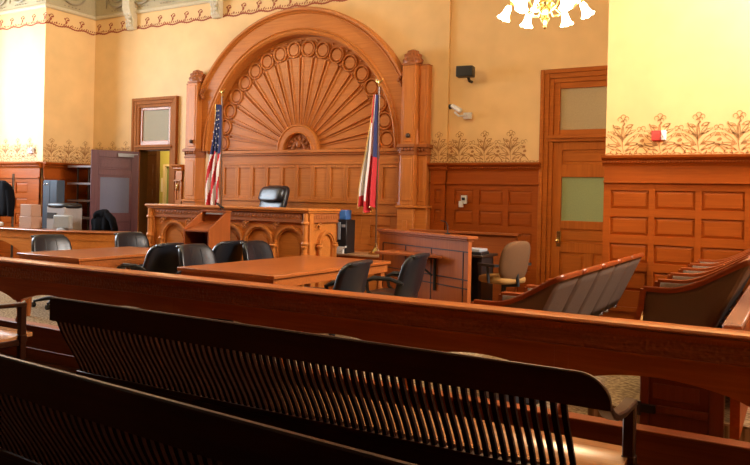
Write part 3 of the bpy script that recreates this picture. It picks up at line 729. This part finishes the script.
b.tube([(0,-.02,.80),(0,-.02,.42)], .018, 8); b.tube([(0,-.30,.81),(0,-.2,.70),(0,-.06,.60)], .013, 8); b.box(-.02,.02,-.30,0,.80,.82); b.build('shelf_bracket', PLA, t, label='black iron bracket under the shelf')
q = Mw @ Vector((1.45,.05,0))
b = MB(); b.tube([(q.x,q.y,1.10),(q.x,q.y,1.2),(q.x-.03,q.y,1.25),(q.x-.09,q.y-.01,1.26)], .007, 6); b.lathe([(.03,1.10),(.03,1.115)], (q.x,q.y,0), 10)
tag(b.build('microphone', PLA), 'thin black gooseneck microphone on the witness stand cap', 'microphone')
t = thing('reporter_desk', 'small black equipment desk behind the end of the witness stand', 'desk', (-3.3,8.3,0), world=True)
b = MB(); b.box(-3.64,-3.24,8.08,8.60,.83,.86); b.build('desk_top', BRONZE, t, bevel=.004)
b = MB(); b.box(-3.62,-3.57,8.10,8.5,0,.83); b.box(-3.30,-3.26,8.12,8.5,0,.83); b.box(-3.62,-3.26,8.46,8.5,.1,.83); b.build('frame', PLA, t)
for k, (dz, lab, mt) in enumerate(((0,'thick dark book lying on the black desk by the tan chair',PLA),(.035,'grey magazine lying on the dark book by the tan chair',GREY))):
    b = MB(); b.box(-3.60+.02*k,-3.27-.02*k,8.12,8.38,.86+dz,.895+dz); tag(b.build('book' if k == 0 else 'magazine', mt, bevel=.004), lab, 'book' if k == 0 else 'magazine')
# tan chair
t = thing('task_chair', 'tan fabric office chair behind the witness stand, back to the door', 'chair', (-2.97, 8.10, 0), PI-.38)
b = MB(); b.blob((-.20,0,.825), (.05,.235,.235), .65, 26, 14, lambda x,y,z: (x-.05*z/.27+.05*(y/.23)**2,y,z)); b.build('backrest', TAN, t, angle=60)
b = MB(); b.blob((.03,0,.60), (.23,.23,.05), .5, 24, 10); b.build('seat', FABY, t, angle=60)
b = MB(); b.tube([(-.2,0,.7),(-.22,0,.55),(0,0,.53)], .02); b.lathe([(.03,.1),(.03,.56)], (0,0,0), 10); b.build('pedestal', PLA, t)
for y in (-.28,.28):
    b = MB(); b.tube([(-.02,y,.57),(-.0,y,.76)], .018); b.box(-.14,.13,y-.035,y+.035,.76,.79); b.build('armrest', PLA, t)
for i in range(5):
    a = 2*PI*i/5; b = MB(); b.tube([(0,0,.12),(.28*math.cos(a),.28*math.sin(a),.07)], [.03,.016]); l = b.build('leg', PLA, t)
    b = MB(); b.blob((.28*math.cos(a),.28*math.sin(a),.032), (.03,.03,.032), nu=10, nv=8); b.build('caster', GREY, l)

# ------------------------------------------------------------------ jury chairs
def ushape(s):
    """plan of the shell, chair facing -x; s in 0..1 from near arm tip to far arm tip. returns x,y, back-ness 0..1"""
    D, Wd, R = .64, .285, .045
    l1 = D-R; l2 = PI/2*R; l3 = 2*(Wd-R); tot = 2*l1+2*l2+l3; d = s*tot
    if d < l1: return (-D+d, -Wd)
    d -= l1
    if d < l2: a = d/R; return (-R+R*math.sin(a), -Wd+R-R*math.cos(a))
    d -= l2
    if d < l3: return (0, -Wd+R+d)
    d -= l3
    if d < l2: a = d/R; return (-R+R*math.cos(a), Wd-R+R*math.sin(a))
    d -= l2
    return (-R-d, Wd)
def ss(t): t = max(0, min(1, t)); return t*t*(3-2*t)
def toph(x):
    q = max(0, min(1, (x+.50)/.50)); return .745 + .225*q*q*(1.9-.9*q)
def jury_chair(label, loc):
    t = thing('jury_chair', label, 'chair', loc, 0)
    N = 44
    def side_mesh(off, mat, name):
        b = MB(); vs = []; M_ = 6
        for i in range(N+1):
            x, y = ushape(i/N); h = toph(x)
            for j in range(M_+1):
                v = j/M_; z = .41 + (h-.41)*v; lean = -.26*(1-v)*ss((x+.64)/.6)
                vs.append((x*(1-off*1.5)+lean - (0 if off == 0 else .02), y*(1-off*3), z))
        b.add(vs, [(i*(M_+1)+j, (i+1)*(M_+1)+j, (i+1)*(M_+1)+j+1, i*(M_+1)+j+1) for i in range(N) for j in range(M_)])
        return b.build(name, mat, t, angle=50, solid=.016)
    side_mesh(0, FAB, 'outer_shell'); side_mesh(.045, FAB, 'inner_lining')
    b = MB(); b.sweep([(ushape(i/N)[0], ushape(i/N)[1], toph(ushape(i/N)[0])) for i in range(N+1)], [(-.020,0),(-.014,.020),(.012,.022),(.020,.012),(.016,-.014),(-.018,-.014)])
    b.build('top_rail', JUR, t, angle=50)
    for y in (-.285, .285):
        b = MB(); b.sweep([(-.64,y,.745),(-.655,y,.62),(-.69,y,.50),(-.70,y,.41)], [(-.02,-.02),(.02,-.02),(.02,.02),(-.02,.02)], up=(1,0,0)); b.build('arm_front', JUR, t)
    b = MB(); b.blob((-.51,0,.46), (.24,.24,.06), .45, 24, 10); b.build('seat', FABY, t, angle=60)
    b = MB(); b.lathe([(.22,0),(.22,.02),(.05,.05),(.045,.38),(.14,.41)], (-.42,0,0), 14); b.build('pedestal', PLA, t)
    for y in (-.2, .2):
        b = MB(); b.blob((-.265, y, .405), (.028,.03,.022), nu=10, nv=6); b.build('glide', CHROME, t, label='bright metal glide at the lower back edge')
    return t
jl = ['nearest', 'second', 'middle', 'fourth', 'farthest']
j0 = None
for r, (x, z, what) in enumerate(((-1.45, 0, 'front row on the carpet'), (-.27, .185, 'raised back row at right'))):
    for i in range(5):
        lab = 'brown jury chair with wooden rim, %s in the %s' % (jl[i], what)
        y = (5.37 + .635*i) if r == 0 else (5.49 + .615*i)
        if j0 is None: j0 = jury_chair(lab, (x, y, z)); o = j0
        else: o = dup(j0, (x, y, z), 0, lab)
        o['group'] = 'jury chairs'
t = thing('jury_platform', 'low raised step carrying the back row of jury chairs', 'platform', (-.7,6.5,0), world=True)
b = MB(); b.box(-1.2, XR-.02, 4.93, 8.27, 0, .17); b.build('riser', CARPET, t)
b = MB(); b.box(-1.22, XR-.02, 4.91, 8.27, .17, .185); b.build('tread', CARPET, t)
DPAN = wood('dark_panel', (.10,.022,.006), (.16,.038,.010), axis='z', rough=.5, coat=.0)
t = thing('jury_box_end', 'panelled wooden end board just behind the right part of the rail', 'partition', (-.6,4.5,0), world=True)
b = MB(); b.box(-.79,-.345,4.48,4.52,0,.79); b.build('board', DPAN, t)
b = MB(); b.box(-.79,-.74,4.465,4.48,0,.79); b.box(-.42,-.345,4.465,4.48,0,.79); b.box(-.74,-.42,4.466,4.48,.50,.79); b.box(-.74,-.42,4.466,4.48,.30,.345); b.box(-.74,-.42,4.466,4.48,0,.08); b.box(-.72,-.47,4.47,4.48,.38,.47); b.build('moulding', DPAN, t, bevel=.004)
b = MB(); b.box(-.81,-.345,4.45,4.54,.79,.81); b.build('cap', DPAN, t, bevel=.004)
b = MB(); b.box(-.87,-.70,4.44,4.465,.30,.345); b.lathe([(.012,.28),(.012,.36)], (-.79,4.45,0), 8); b.build('hinge', PLA, t)
t = thing('side_rail', 'wooden side rail running back from the right end of the gallery rail', 'railing', (-.3,5.2,0), world=True)
b = MB(); b.box(-.345,-.245,4.24,8.2,.85,.885); b.build('cap', wood('highlit_cap', (.42,.19,.11), (.56,.28,.18), rough=.25, axis='y', coat=.6), t, bevel=.008)  # pinkish highlight along the cap is put into its wood colour
b = MB(); b.box(-.32,-.27,4.56,8.2,.2,.85); b.build('board', WAID, t)

# ------------------------------------------------------------------ gallery rail
t = thing('gallery_rail', 'long low wooden rail with shallow arches across the front of the court', 'railing', (-3.5,4.12,0), world=True)
RX0, RX1 = -9.15, 1.55
b = MB(); b.sweep([(RX0,4.12,.87),(RX1,4.12,.87)], [(-.09,-.02),(-.085,-.004),(-.05,0),(.04,0),(.075,-.006),(.085,-.018),(.075,-.03),(.05,-.035),(-.07,-.035)])
b.build('cap', wood('cap_wood', (.34,.085,.016), (.50,.14,.028), rough=.28, axis='x', coat=.5), t, angle=30)
b = MB(); b.box(RX0,RX1,4.065,4.17,.80,.835); b.box(RX0,RX1,4.05,4.17,.815,.835); b.build('bed_moulding', RAIL, t)
b = MB(); x = RX0
while x < RX1: b.box(x, x+.012, 4.058, 4.07, .80, .814); x += .024
b.build('dentil_course', RAIL, t)
CARV = None
def carved_mat():
    m = wood('carved_frieze_wood', (.26,.058,.015), (.54,.135,.04), rough=.45, axis='x', coat=.2, scale=2.2)
    tt = m.node_tree; v = tt.nodes.new('ShaderNodeTexVoronoi'); v.inputs['Scale'].default_value = 42
    tc = tt.nodes.new('ShaderNodeTexCoord'); tt.links.new(tc.outputs['Object'], v.inputs['Vector'])
    bp = [n for n in tt.nodes if n.type == 'BUMP'][0]; bp.inputs['Strength'].default_value = .9; bp.inputs['Distance'].default_value = .012
    tt.links.new(v.outputs['Distance'], bp.inputs['Height']); return m
b = MB(); b.box(RX0,RX1,4.08,4.16,.70,.80); b.build('carved_frieze', carved_mat(), t)
b = MB(); b.box(RX0,RX1,4.066,4.10,.694,.706)
xs = -9.15; SP = 1.0
while xs < RX1-.2:
    n = 16; A = [(xs+.04+.92*i/n, .70) for i in range(n+1)]; B_ = [(xs+.04+.92*i/n, .50+.088*math.sin(PI*i/n)**.75) for i in range(n+1)]
    b.strip(A, B_, 4.09, 4.15); b.box(xs-.039, xs+.039, 4.091, 4.149, .5, .70); xs += SP
b.build('arched_apron', RAIL, t)
xs = -9.15
while xs < RX1:
    p = MB(); p.lathe([(.028,.29),(.034,.33),(.02,.36),(.026,.43),(.02,.47),(.032,.50),(.03,.52)], (xs,4.12,0), 10); p.build('baluster', RAILV, t); xs += SP
b = MB(); b.box(RX0,RX1,4.09,4.16,0,.29); b.box(RX0,RX1,4.07,4.18,.285,.305); b.box(RX0,RX1,4.075,4.09,0,.1); b.build('plinth_board', wood('plinth_wood', (.20,.040,.008), (.30,.068,.013), rough=.45, coat=.0, tint=(1,.6,.35)), t, bevel=.004)

# ------------------------------------------------------------------ pews
def pew_profile(z):  # y offset of the slat centre at height z (top rail at y=0)
    t_ = (z-.39)/(.76-.39); return .192 - .19*(.45*ss((t_+.05)/1.0)+.55*t_)
def pew(label, loc, rz, x0, x1, nsl, curl=True):
    t = thing('pew', label, 'pew', loc, rz)
    n = 10
    def rail_top(x):
        e = x1-x if curl else 1; return .866 + .008*(x1-x)/(x1-x0) - .11*(1-math.sqrt(max(0, 1-(1-min(1,e/.13))**2)))
    b = MB(); N = 48; xs = sorted(set([x0+(x1-x0)*i/N for i in range(N+1)] + [x0+.13*(i/14)**2 for i in range(15)] + [x1-.13*(i/14)**2 for i in range(15)]))
    vs = []; 
    for x in xs:
        h = rail_top(x); vs += [(x,-.012,.735),(x,.016,.735),(x,.012,h-.006),(x,.007,h),(x,-.008,h),(x,-.014,h-.006)]
    k = len(xs); fs = [(6*i+j, 6*i+(j+1)%6, 6*i+6+(j+1)%6, 6*i+6+j) for i in range(k-1) for j in range(6)] + [tuple(range(6)), tuple(6*(k-1)+j for j in range(6))]
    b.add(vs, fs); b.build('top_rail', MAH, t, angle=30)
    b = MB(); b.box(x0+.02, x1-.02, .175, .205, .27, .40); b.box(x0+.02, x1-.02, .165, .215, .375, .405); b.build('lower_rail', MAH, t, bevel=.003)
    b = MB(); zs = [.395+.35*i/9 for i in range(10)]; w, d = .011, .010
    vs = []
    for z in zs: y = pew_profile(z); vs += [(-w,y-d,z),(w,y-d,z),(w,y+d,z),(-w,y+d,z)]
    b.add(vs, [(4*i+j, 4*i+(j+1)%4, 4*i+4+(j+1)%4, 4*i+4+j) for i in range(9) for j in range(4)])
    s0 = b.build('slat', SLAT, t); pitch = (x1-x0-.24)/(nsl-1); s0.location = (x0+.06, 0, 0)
    for i in range(1, nsl):
        c = s0.copy(); COL.objects.link(c); c.location = (x0+.06+pitch*i, 0, 0)
    b = MB(); P = []
    for i in range(13):
        u = i/12; P.append((.215+.38*u, .415 - .018*math.sin(PI*min(1,u*1.3)) + (.008*u)))
    b.strip(P, [(y, z-.03) for y, z in P], x0+.03, x1-.03, 'x'); b.build('seat', SEATW, t, angle=40)
    for x in (x0+.03, x1-.03):
        b = MB(); b.box(x-.025, x+.025, .48, .53, 0, .64); b.box(x-.03,x+.03,.475,.535,.36,.42); b.box(x-.02,x+.02,.19,.48,.34,.385); b.box(x-.02,x+.02,.17,.22,0,.39); b.build('end_frame', MAHV, t, bevel=.006)
        b = MB(); pts = [(-.01,.785),(.03,.75),(.08,.715),(.16,.685),(.3,.665),(.44,.66),(.53,.66)]
        b.strip([(y, z) for y, z in pts], [(y, z-.030) for y, z in pts], x-.028, x+.028, 'x'); b.build('armrest', MAHD, t, bevel=.006, angle=50)
    return t
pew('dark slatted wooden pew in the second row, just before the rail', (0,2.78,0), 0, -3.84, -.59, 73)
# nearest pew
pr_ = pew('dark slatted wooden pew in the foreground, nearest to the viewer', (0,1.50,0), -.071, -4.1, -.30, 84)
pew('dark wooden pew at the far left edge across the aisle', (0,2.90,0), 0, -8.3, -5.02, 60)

# ------------------------------------------------------------------ flags
def flag(name, label, cat, bx, by, tilt, colour, ztop, width, length, sgn, seed, stars=False):
    t = thing(name, label, cat, (bx,by,.70), world=True)
    b = MB(); b.tube([(bx,by,.74),(bx+tilt,by,3.12)], .014, 10); b.build('pole', wood('pole_'+name, (.10,.04,.015), (.16,.07,.03), axis='z'), t)
    b = MB(); b.lathe([(.11,.70),(.11,.715),(.07,.735),(.045,.77),(.02,.80),(.016,.86)], (bx,by,0), 18); b.build('pole_stand', BRASS, t, bevel=.0)
    b = MB(); tx = bx+tilt; b.lathe([(.012,3.12),(.02,3.14),(.01,3.16)], (tx,by,0), 8); b.blob((tx,by,3.19), (.018,.018,.035), nu=8, nv=6)
    for sx in (-1,1): b.tube([(tx,by,3.18),(tx+sx*.04,by,3.20),(tx+sx*.06,by,3.245)], [.014,.014,.003], 6)
    b.build('eagle_finial', GOLD, t)
    rnd = random.Random(seed); NU, NV = 54, 70; b = MB(); ph = rnd.random()*6
    def P(s_, v):
        w = width*(.22+.78*ss(v*1.15)); z = ztop - length*v*(1-.03*math.sin(s_*9))
        poleX = bx + tilt*(z-.74)/2.38
        x = poleX + sgn*(w*s_) + .012*math.sin(v*7+ph)
        y = by - .03 - (.035+.035*v)*(math.sin(s_*15+ph+v*1.5)) - .03*s_
        return (x, y, z)
    vs = [P(i/NU, j/NV) for j in range(NV+1) for i in range(NU+1)]
    base = len(b.v); b.v += vs
    for j in range(NV):
        for i in range(NU):
            b.f.append(tuple(base+q for q in (j*(NU+1)+i, j*(NU+1)+i+1, (j+1)*(NU+1)+i+1, (j+1)*(NU+1)+i))); b.mi.append(colour((i+.5)/NU, (j+.5)/NV))
    o = b.build('cloth', [FRED, FWHI, FBLU], t, angle=80, solid=.004)
    if stars:
        s0 = None
        for r_ in range(9):
            for c_ in range(6):
                s_ = .12+.15*c_+(.07 if r_ % 2 else 0); v = .06+.042*r_
                if s_ > .95: continue
                p = P(s_, v); R = .017; vv = []; b = MB(); p0 = p; p = (0,0,0)
                for q in range(10):
                    a = PI/2+PI*q/5; rr = R if q % 2 == 0 else R*.42; vv.append((p[0]+rr*math.cos(a), p[1]-.006, p[2]+rr*math.sin(a)))
                vv += [(x_, y_+.003, z_) for x_, y_, z_ in vv]
                b.add(vv, [tuple(range(10))] + [(q,(q+1)%10,10+(q+1)%10,10+q) for q in range(10)])
                lo = (p0[0]-o['_w'][0], p0[1]-o['_w'][1], p0[2]-o['_w'][2])
                if s0 is None: b.v = [(x+o['_w'][0], y+o['_w'][1], z+o['_w'][2]) for x, y, z in b.v]; s0 = b.build('star', FWHI, o); so = s0
                else: so = s0.copy(); COL.objects.link(so)
                so.location = lo
    b = MB(); b.tube([P(1.0, v/30) for v in range(31)], .008, 5); b.tube([P(s_/24, 1.0) for s_ in range(25)], .009, 5); b.build('gold_fringe', GOLD, o)
    return t
def us(s_, v):
    if v < .46 + .03*math.sin(s_*9): return 2
    k = (s_*1.0 - (v-.46)*.55)*8.5
    return 0 if int(math.floor(k)) % 2 == 0 else 1
flag('flag', 'American flag hanging furled on its pole at the left side of the arch', 'flag', -8.16, 9.0, -.04, us, 2.98, .25, 1.72, -1, 2, True)
def st(s_, v):
    if s_ < .24: return 2 if v < .56 else 0
    if v < .24: return 0 if s_ > .62 else 1
    if v > .60 + .1*math.sin(s_*8): return 0 if (s_ < .55 or v > .90) else 1
    return 1 if s_ > .34 else 0
flag('flag', 'blue, white and red state flag hanging on its pole beside the right pilaster', 'flag', -5.28, 9.08, .0, st, 3.0, .23, 1.66, -1, 5)

# ------------------------------------------------------------------ small things on walls
b = MB(); b.m = frame_m(-4.10, YB-.15, .15); b.box(-.12,.12,-.08,.07,3.24,3.39); t = thing('wall_speaker', 'black loudspeaker high on the ochre wall right of the arch', 'speaker', (-4.17,YB-.15,3.3), world=True)
b.build('cabinet', PLA, t, bevel=.008)
b = MB(); b.tube([(-4.08,YB-.1,3.25),(-4.08,YB-.05,3.20),(-4.08,YB+.03,3.20)], .022, 8); b.build('bracket', PLA, t)
t = thing('security_camera', 'small white security camera on the wall under the black loudspeaker', 'camera', (-4.18,YB,2.7), world=True)
b = MB(); b.box(-4.18,-4.06,YB-.02,YB+.035,2.67,2.76); b.tube([(-4.12,YB-.02,2.72),(-4.2,YB-.12,2.70),(-4.26,YB-.14,2.76)], .016, 8); b.build('mount', WHITE, t, bevel=.006)
b = MB(); b.m = Matrix.Translation((-4.23,YB-.15,2.81)) @ Matrix.Rotation(.5,4,'Y') @ Matrix.Rotation(0,4,'Z'); b.lathe([(.03,-.08),(.034,-.06),(.034,.08),(.03,.085)], (0,0,0), 12, 'x'); b.m = Matrix.Identity(4); b.build('body', WHITE, t)
b = MB(); b.lathe([(.036,-4.335),(.036,-4.31)], (0,YB-.15,2.835), 12, 'x'); b.build('lens', PLA, t)
t = thing('thermostat', 'white thermostat with a dark display on the right back wainscot', 'thermostat', (-4.14,YB-.05,1.5), world=True)
b = MB(); b.box(-4.17,-4.09,YB-.055,YB-.01,1.46,1.58); b.box(-4.2,-4.14,YB-.065,YB-.02,1.41,1.5); b.build('case', WHITE, t, bevel=.004)
b = MB(); b.box(-4.155,-4.105,YB-.06,YB-.05,1.51,1.55); b.build('display', PLA, t)
def alarm(x, y, lab):
    t = thing('fire_alarm', lab, 'fire alarm', (x,y,2.27), world=True)
    b = MB(); b.box(x-.07,x+.03,y-.05,y,2.2,2.31); b.build('case', RED, t, bevel=.006)
    b = MB(); b.box(x+.03,x+.075,y-.055,y,2.205,2.31); b.blob((x+.05,y-.055,2.26),(.018,.018,.03), nu=10, nv=8); b.build('strobe', WHITE, t, bevel=.004)
alarm(-1.34, YR, 'red fire alarm with white strobe above the right wainscot'); alarm(-12.42, YL, 'red and white fire alarm above the left wainscot')

# ------------------------------------------------------------------ chandeliers
def chandelier(label, loc):
    t = thing('chandelier', label, 'chandelier', loc, 0, 'brass chandeliers')
    b = MB(); b.lathe([(.002,-.30),(.02,-.28),(.012,-.25),(.035,-.22),(.05,-.18),(.03,-.14),(.08,-.08),(.10,-.02),(.05,.04),(.03,.12),(.06,.2),(.03,.28),(.015,.32),(.012,1.0)], (0,0,0), 16); b.build('stem', BRASS, t)
    for i in range(10):
        up_ = i >= 6; a = (2*PI*i/6+.26) if not up_ else (2*PI*(i-6)/4+.6); R_ = .37 if not up_ else .24
        c, s_ = math.cos(a), math.sin(a); zb = -.02 if not up_ else .14
        b = MB(); b.tube([(.05*c,.05*s_,zb),(.16*c,.16*s_,zb-.10),(.28*R_/.37*c,.28*R_/.37*s_,zb-.07),(R_*c,R_*s_,zb+.04),(R_*1.04*c,R_*1.04*s_,zb)], .011, 8); a_o = b.build('arm', GOLD, t)
        b = MB(); b.m = Matrix.Translation((R_*1.05*c,R_*1.05*s_,zb)) @ Matrix.Rotation(a,4,'Z') @ Matrix.Rotation(-.45,4,'Y')
        vs = []; n = 20; P = [(.018,0),(.032,-.03),(.038,-.08),(.05,-.13),(.072,-.165)]
        for r, z in P:
            for k in range(n):
                g = 2*PI*k/n; rr = r*(1+(.08*math.cos(g*6) if z < -.12 else 0)); vs.append((rr*math.cos(g), rr*math.sin(g), z+(.008*math.cos(g*6) if z < -.15 else 0)))
        b.add(vs, [(j*n+k, j*n+(k+1)%n, (j+1)*n+(k+1)%n, (j+1)*n+k) for j in range(4) for k in range(n)])
        b.build('glass_shade', SHADE, a_o, solid=.003, label='lit white bell shade')
        b = MB(); b.m = Matrix.Translation((R_*1.05*c,R_*1.05*s_,zb)) @ Matrix.Rotation(a,4,'Z') @ Matrix.Rotation(-.45,4,'Y'); b.lathe([(.012,.02),(.024,.005),(.022,-.02)], (0,0,0), 10); b.build('socket', BRASS, a_o)
    return t
chand = chandelier('lit brass chandelier with white bell shades hanging at the top right', (-1.89, 6.0, 3.19))
chand.scale = (.76,.76,.76)
def lamp(kind, name, loc, energy, col, size=None, rot=None, shape=None):
    l = bpy.data.lights.new(name, kind); l.energy = energy; l.color = col
    o = bpy.data.objects.new(name, l); COL.objects.link(o); o.location = loc
    if rot: o.rotation_euler = rot
    if kind == 'AREA':
        l.shape = 'RECTANGLE'; l.size, l.size_y = size
    else: l.shadow_soft_size = size or .1
    return o
added_chand2 = dup(chand, (-6.2, 4.6, 4.7), .3, 'unseen brass chandelier added to light the left of the court near the rail')  # this copy and the next are added out of view for warm light
added_chand3 = dup(chand, (-10.6, 5.2, 4.9), .7, 'unseen brass chandelier added to light the far left of the court')
for (x,y,z,e) in ((-1.89,6.0,2.98,75), (-6.2,4.6,4.45,110), (-10.6,5.2,4.65,60), (-11.2,10.6,2.6,36)):  # visible chandelier first, then the added copies and an added corridor fill
    lamp('POINT', 'chandelier_and_fill_light', (x,y,z), e, (1,.74,.42), .2)

# ------------------------------------------------------------------ left desk and things round it
t = thing('clerk_desk', 'curved wooden clerk desk with an arched kneehole at the far left', 'desk', (-10.8,7.8,0), world=True)
cp = [(-12.6,7.25),(-11.6,7.36),(-10.6,7.45),(-10.0,7.62),(-9.55,7.80),(-9.25,8.0)]
b = MB(); b.sweep([(x,y,.85) for x,y in cp], [(-.30,0),(-.30,.03),(.03,.03),(.045,.015),(.03,0)]); b.build('desk_top', TAB, t, bevel=.003)
b = MB(); b.sweep([(x,y,.72) for x,y in cp], [(-.03,0),(-.03,.13),(.0,.13),(.0,0)]); b.sweep([(x,y,.73) for x,y in cp], [(0,0),(0,.02),(.012,.02),(.012,0)])
b.sweep([(x,y,0) for x,y in cp[2:]], [(-.03,0),(-.03,.72),(.0,.72),(.0,0)])
b.m = Matrix.Translation((-11.5,7.36,0)) @ Matrix.Rotation(.09,4,'Z')
n = 14; b.strip([(-.8+1.3*i/n, .72) for i in range(n+1)], [(-.8+1.3*i/n, .48+.2*math.sin(PI*i/n)) for i in range(n+1)], 0, .03); b.box(.5,.95,0,.03,0,.72); b.m = Matrix.Identity(4)
b.build('desk_front', OAK, t)
b = MB()
for k in range(2): b.box(-10.98,-10.62,7.5,7.72,.88+.17*k,1.045+.17*k)
b = MB(); b.box(-11.20,-10.88,7.46,7.66,.88,1.08); tag(b.build('file_box', PEACH, bevel=.006), 'peach cardboard file box on the clerk desk, lower of two stacked', 'box', 'peach file boxes')
b = MB(); b.box(-11.19,-10.90,7.47,7.65,1.081,1.28); tag(b.build('file_box', PEACH, bevel=.006), 'peach cardboard file box on the clerk desk, on top of another', 'box', 'peach file boxes')
t = thing('monitor', 'pale grey computer monitor seen from behind on the clerk desk', 'monitor', (-10.35,7.7,.88), world=True)
b = MB(); b.m = frame_m(-10.35,7.66,.1); b.box(-.18,.18,-.04,.05,.90,1.12); b.build('case', plain('pale_case', (.33,.33,.31), .5, spec=.2), t, bevel=.02, seg=2)
b = MB(); b.lathe([(.10,.88),(.09,.90),(.03,.92)], (-10.35,7.66,0), 14); b.build('stand', GREY, t)
t = thing('photocopier', 'white office copier with a black cover and slot behind the clerk desk', 'copier', (-10.95,8.1,0), world=True)
b = MB(); b.box(-11.22,-10.74,7.98,8.34,0,1.25); b.build('body', plain('copier_white', (.38,.34,.32), .5, spec=.2), t, bevel=.015)
b = MB(); b.box(-11.19,-10.95,7.97,7.99,1.04,1.14); b.build('paper_slot', PLA, t)
b = MB(); b.blob((-10.98,8.16,1.26), (.29,.20,.05), .5, 20, 8); b.build('lid', PLA, t, angle=60)
t = thing('steel_cabinet', 'tall blue-grey steel cabinet in the left corner behind the copier', 'cabinet', (-11.6,8.6,0), world=True)
b = MB(); b.box(-11.97,-11.58,8.44,8.60,0,1.71); b.build('body', BLUEG, t, bevel=.006)
b = MB(); b.box(-11.97,-11.78,8.43,8.44,.05,1.69); b.box(-11.77,-11.58,8.43,8.44,.05,1.69); b.build('door', BLUEG, t, bevel=.003)
b = MB(); b.blob((-11.92,8.42,1.63),(.015,.012,.015), nu=8, nv=6); b.blob((-11.84,8.42,1.63),(.015,.012,.015), nu=8, nv=6); b.build('handle', CHROME, t)
t = thing('display_stand', 'dark metal rack with three pale shelves standing beside the open plum door', 'rack', (-11.4,9.15,0), world=True)
for x, y in ((-11.72,8.98),(-11.40,8.98),(-11.72,9.22),(-11.40,9.22)):
    b = MB(); b.tube([(x,y,0),(x,y,2.0)], .018); b.build('upright', BRONZE, t)
for z in (1.0,1.32,1.64,1.96):
    b = MB(); b.box(-11.95,-11.24,8.92,9.28,z,z+.04); b.build('shelf', plain('rack_shelf', (.24,.17,.16), .5), t, bevel=.004)
# chairs draped with coats behind the desk
def coat_chair(x, y, label):
    t = thing('wooden_chair', label, 'chair', (x,y,0))
    b = MB(); b.box(-.22,.22,-.2,.22,.43,.46); b.build('seat', TAB, t, bevel=.005)
    b = MB(); b.box(-.21,-.17,-.23,-.19,0,1.0); b.box(.17,.21,-.23,-.19,0,1.0); b.box(-.21,.21,-.23,-.2,.88,1.0); b.box(-.21,.21,-.225,-.205,.6,.66); b.build('backrest', TABV, t, bevel=.005)
    for sx in (-1,1):
        b = MB(); b.box(sx*.2-.02,sx*.2+.02,.16,.2,0,.43); b.build('leg', TABV, t)
coat_chair(-9.97, 8.42, 'wooden chair under the black jacket between the clerk desk and plum door')
b = MB()
def wr(x, y, z): return (x*(1+.06*math.sin(z*40)), y+.02*math.sin(x*30), z+.03*math.sin(x*18+1))
b.blob((-10.05,8.20,.98), (.24,.09,.22), .8, 30, 18, wr); b.tube([(-9.90,8.18,1.13),(-9.78,8.17,1.06),(-9.70,8.16,.9),(-9.72,8.16,.66)], [.06,.06,.055,.05], 12); b.blob((-10.08,8.18,1.12), (.15,.09,.07), .9, 20, 10, wr)
b.build; tag(b.build('jacket', BLACKCLOTH, angle=60), 'black jacket slung over a wooden chair behind the clerk desk', 'jacket')
t = thing('coat_stand', 'dark coat stand under the black coat at the extreme left edge', 'coat stand', (-12.05,7.9,0), world=True)
b = MB(); b.tube([(-12.05,7.9,0.02),(-12.05,7.9,1.8)], .02); b.build('pole', BRONZE, t)
b = MB(); b.lathe([(.2,0),(.2,.03),(.03,.05)], (-12.05,7.9,0), 16); b.build('base', BRONZE, t)
b = MB(); b.blob((-12.18,7.76,1.36), (.33,.075,.32), .6, 26, 16, lambda x,y,z: (x*(1-.5*max(0,z/.32)**2)+.01*math.sin(z*30),y+.02*math.sin(x*25),z)); 
for sx in (-1,1): b.tube([(-12.18+sx*.22,7.76,1.5),(-12.18+sx*.30,7.75,1.3),(-12.18+sx*.32,7.74,1.05)], [.07,.065,.055], 10)
tag(b.build('coat', BLACKCLOTH, angle=60), 'black coat draped high at the extreme left edge above the clerk desk', 'coat')
b = MB(); b.blob((-11.85,7.44,.925), (.16,.11,.045), .6, 20, 8); tag(b.build('paper_stack', PAPER), 'loose white papers at the left end of the clerk desk', 'papers')

# equipment at the right end of the judge bench
t = thing('computer_tower', 'black computer tower on the platform at the right end of the bench', 'computer', (-5.5,9.0,.7), world=True)
b = MB(); b.box(-5.82,-5.66,8.88,9.12,.70,1.19); b.build('case', PLA, t, bevel=.006)
b = MB(); b.box(-5.80,-5.76,8.87,8.88,.9,1.15); b.box(-5.74,-5.68,8.87,8.88,1.08,1.12); b.build('drive_bay', GREY, t)
b = MB(); b.box(-5.80,-5.69,8.9,9.06,1.19,1.33); tag(b.build('blue_case', BLUE, bevel=.008), 'small blue box standing on the black computer tower', 'box')
b = MB(); b.m = Matrix.Translation((-5.80,8.83,.70)) @ Matrix.Rotation(-.5,4,'Y'); b.box(0,.2,-.02,.02,0,.02); b.m = Matrix.Identity(4); b.box(-5.80,-5.68,8.825,8.865,.70,.80); tag(b.build('paper_stack', PAPER), 'white papers leaning at the foot of the black computer tower', 'papers')

# ------------------------------------------------------------------ light
w = bpy.data.worlds.new('world'); sc.world = w; w.use_nodes = True
bg = w.node_tree.nodes['Background']; bg.inputs[0].default_value = (.62,.78,1,1); bg.inputs[1].default_value = 3.0
def win_light(x, wins, sgn, e, col):
    for (a, c, z0, z1) in wins:
        lamp('AREA', 'daylight', (x, (a+c)/2, (z0+z1)/2), e*(c-a)*(z1-z0), col, (z1-z0, c-a), (0, -sgn*PI/2, 0))
win_light(XW-.35, LW, 1, 46, (.80,.90,1)); win_light(XR+.35, RW, -1, 250, (1,.95,.90))
sc.view_settings.view_transform = 'Standard'; sc.view_settings.look = 'None'; sc.view_settings.gamma = 1; sc.view_settings.use_curve_mapping = False
sc.view_settings.exposure = 0.62
sc.cycles.max_bounces = 8
for o in bpy.data.objects:
    if '_w' in o: del o['_w']
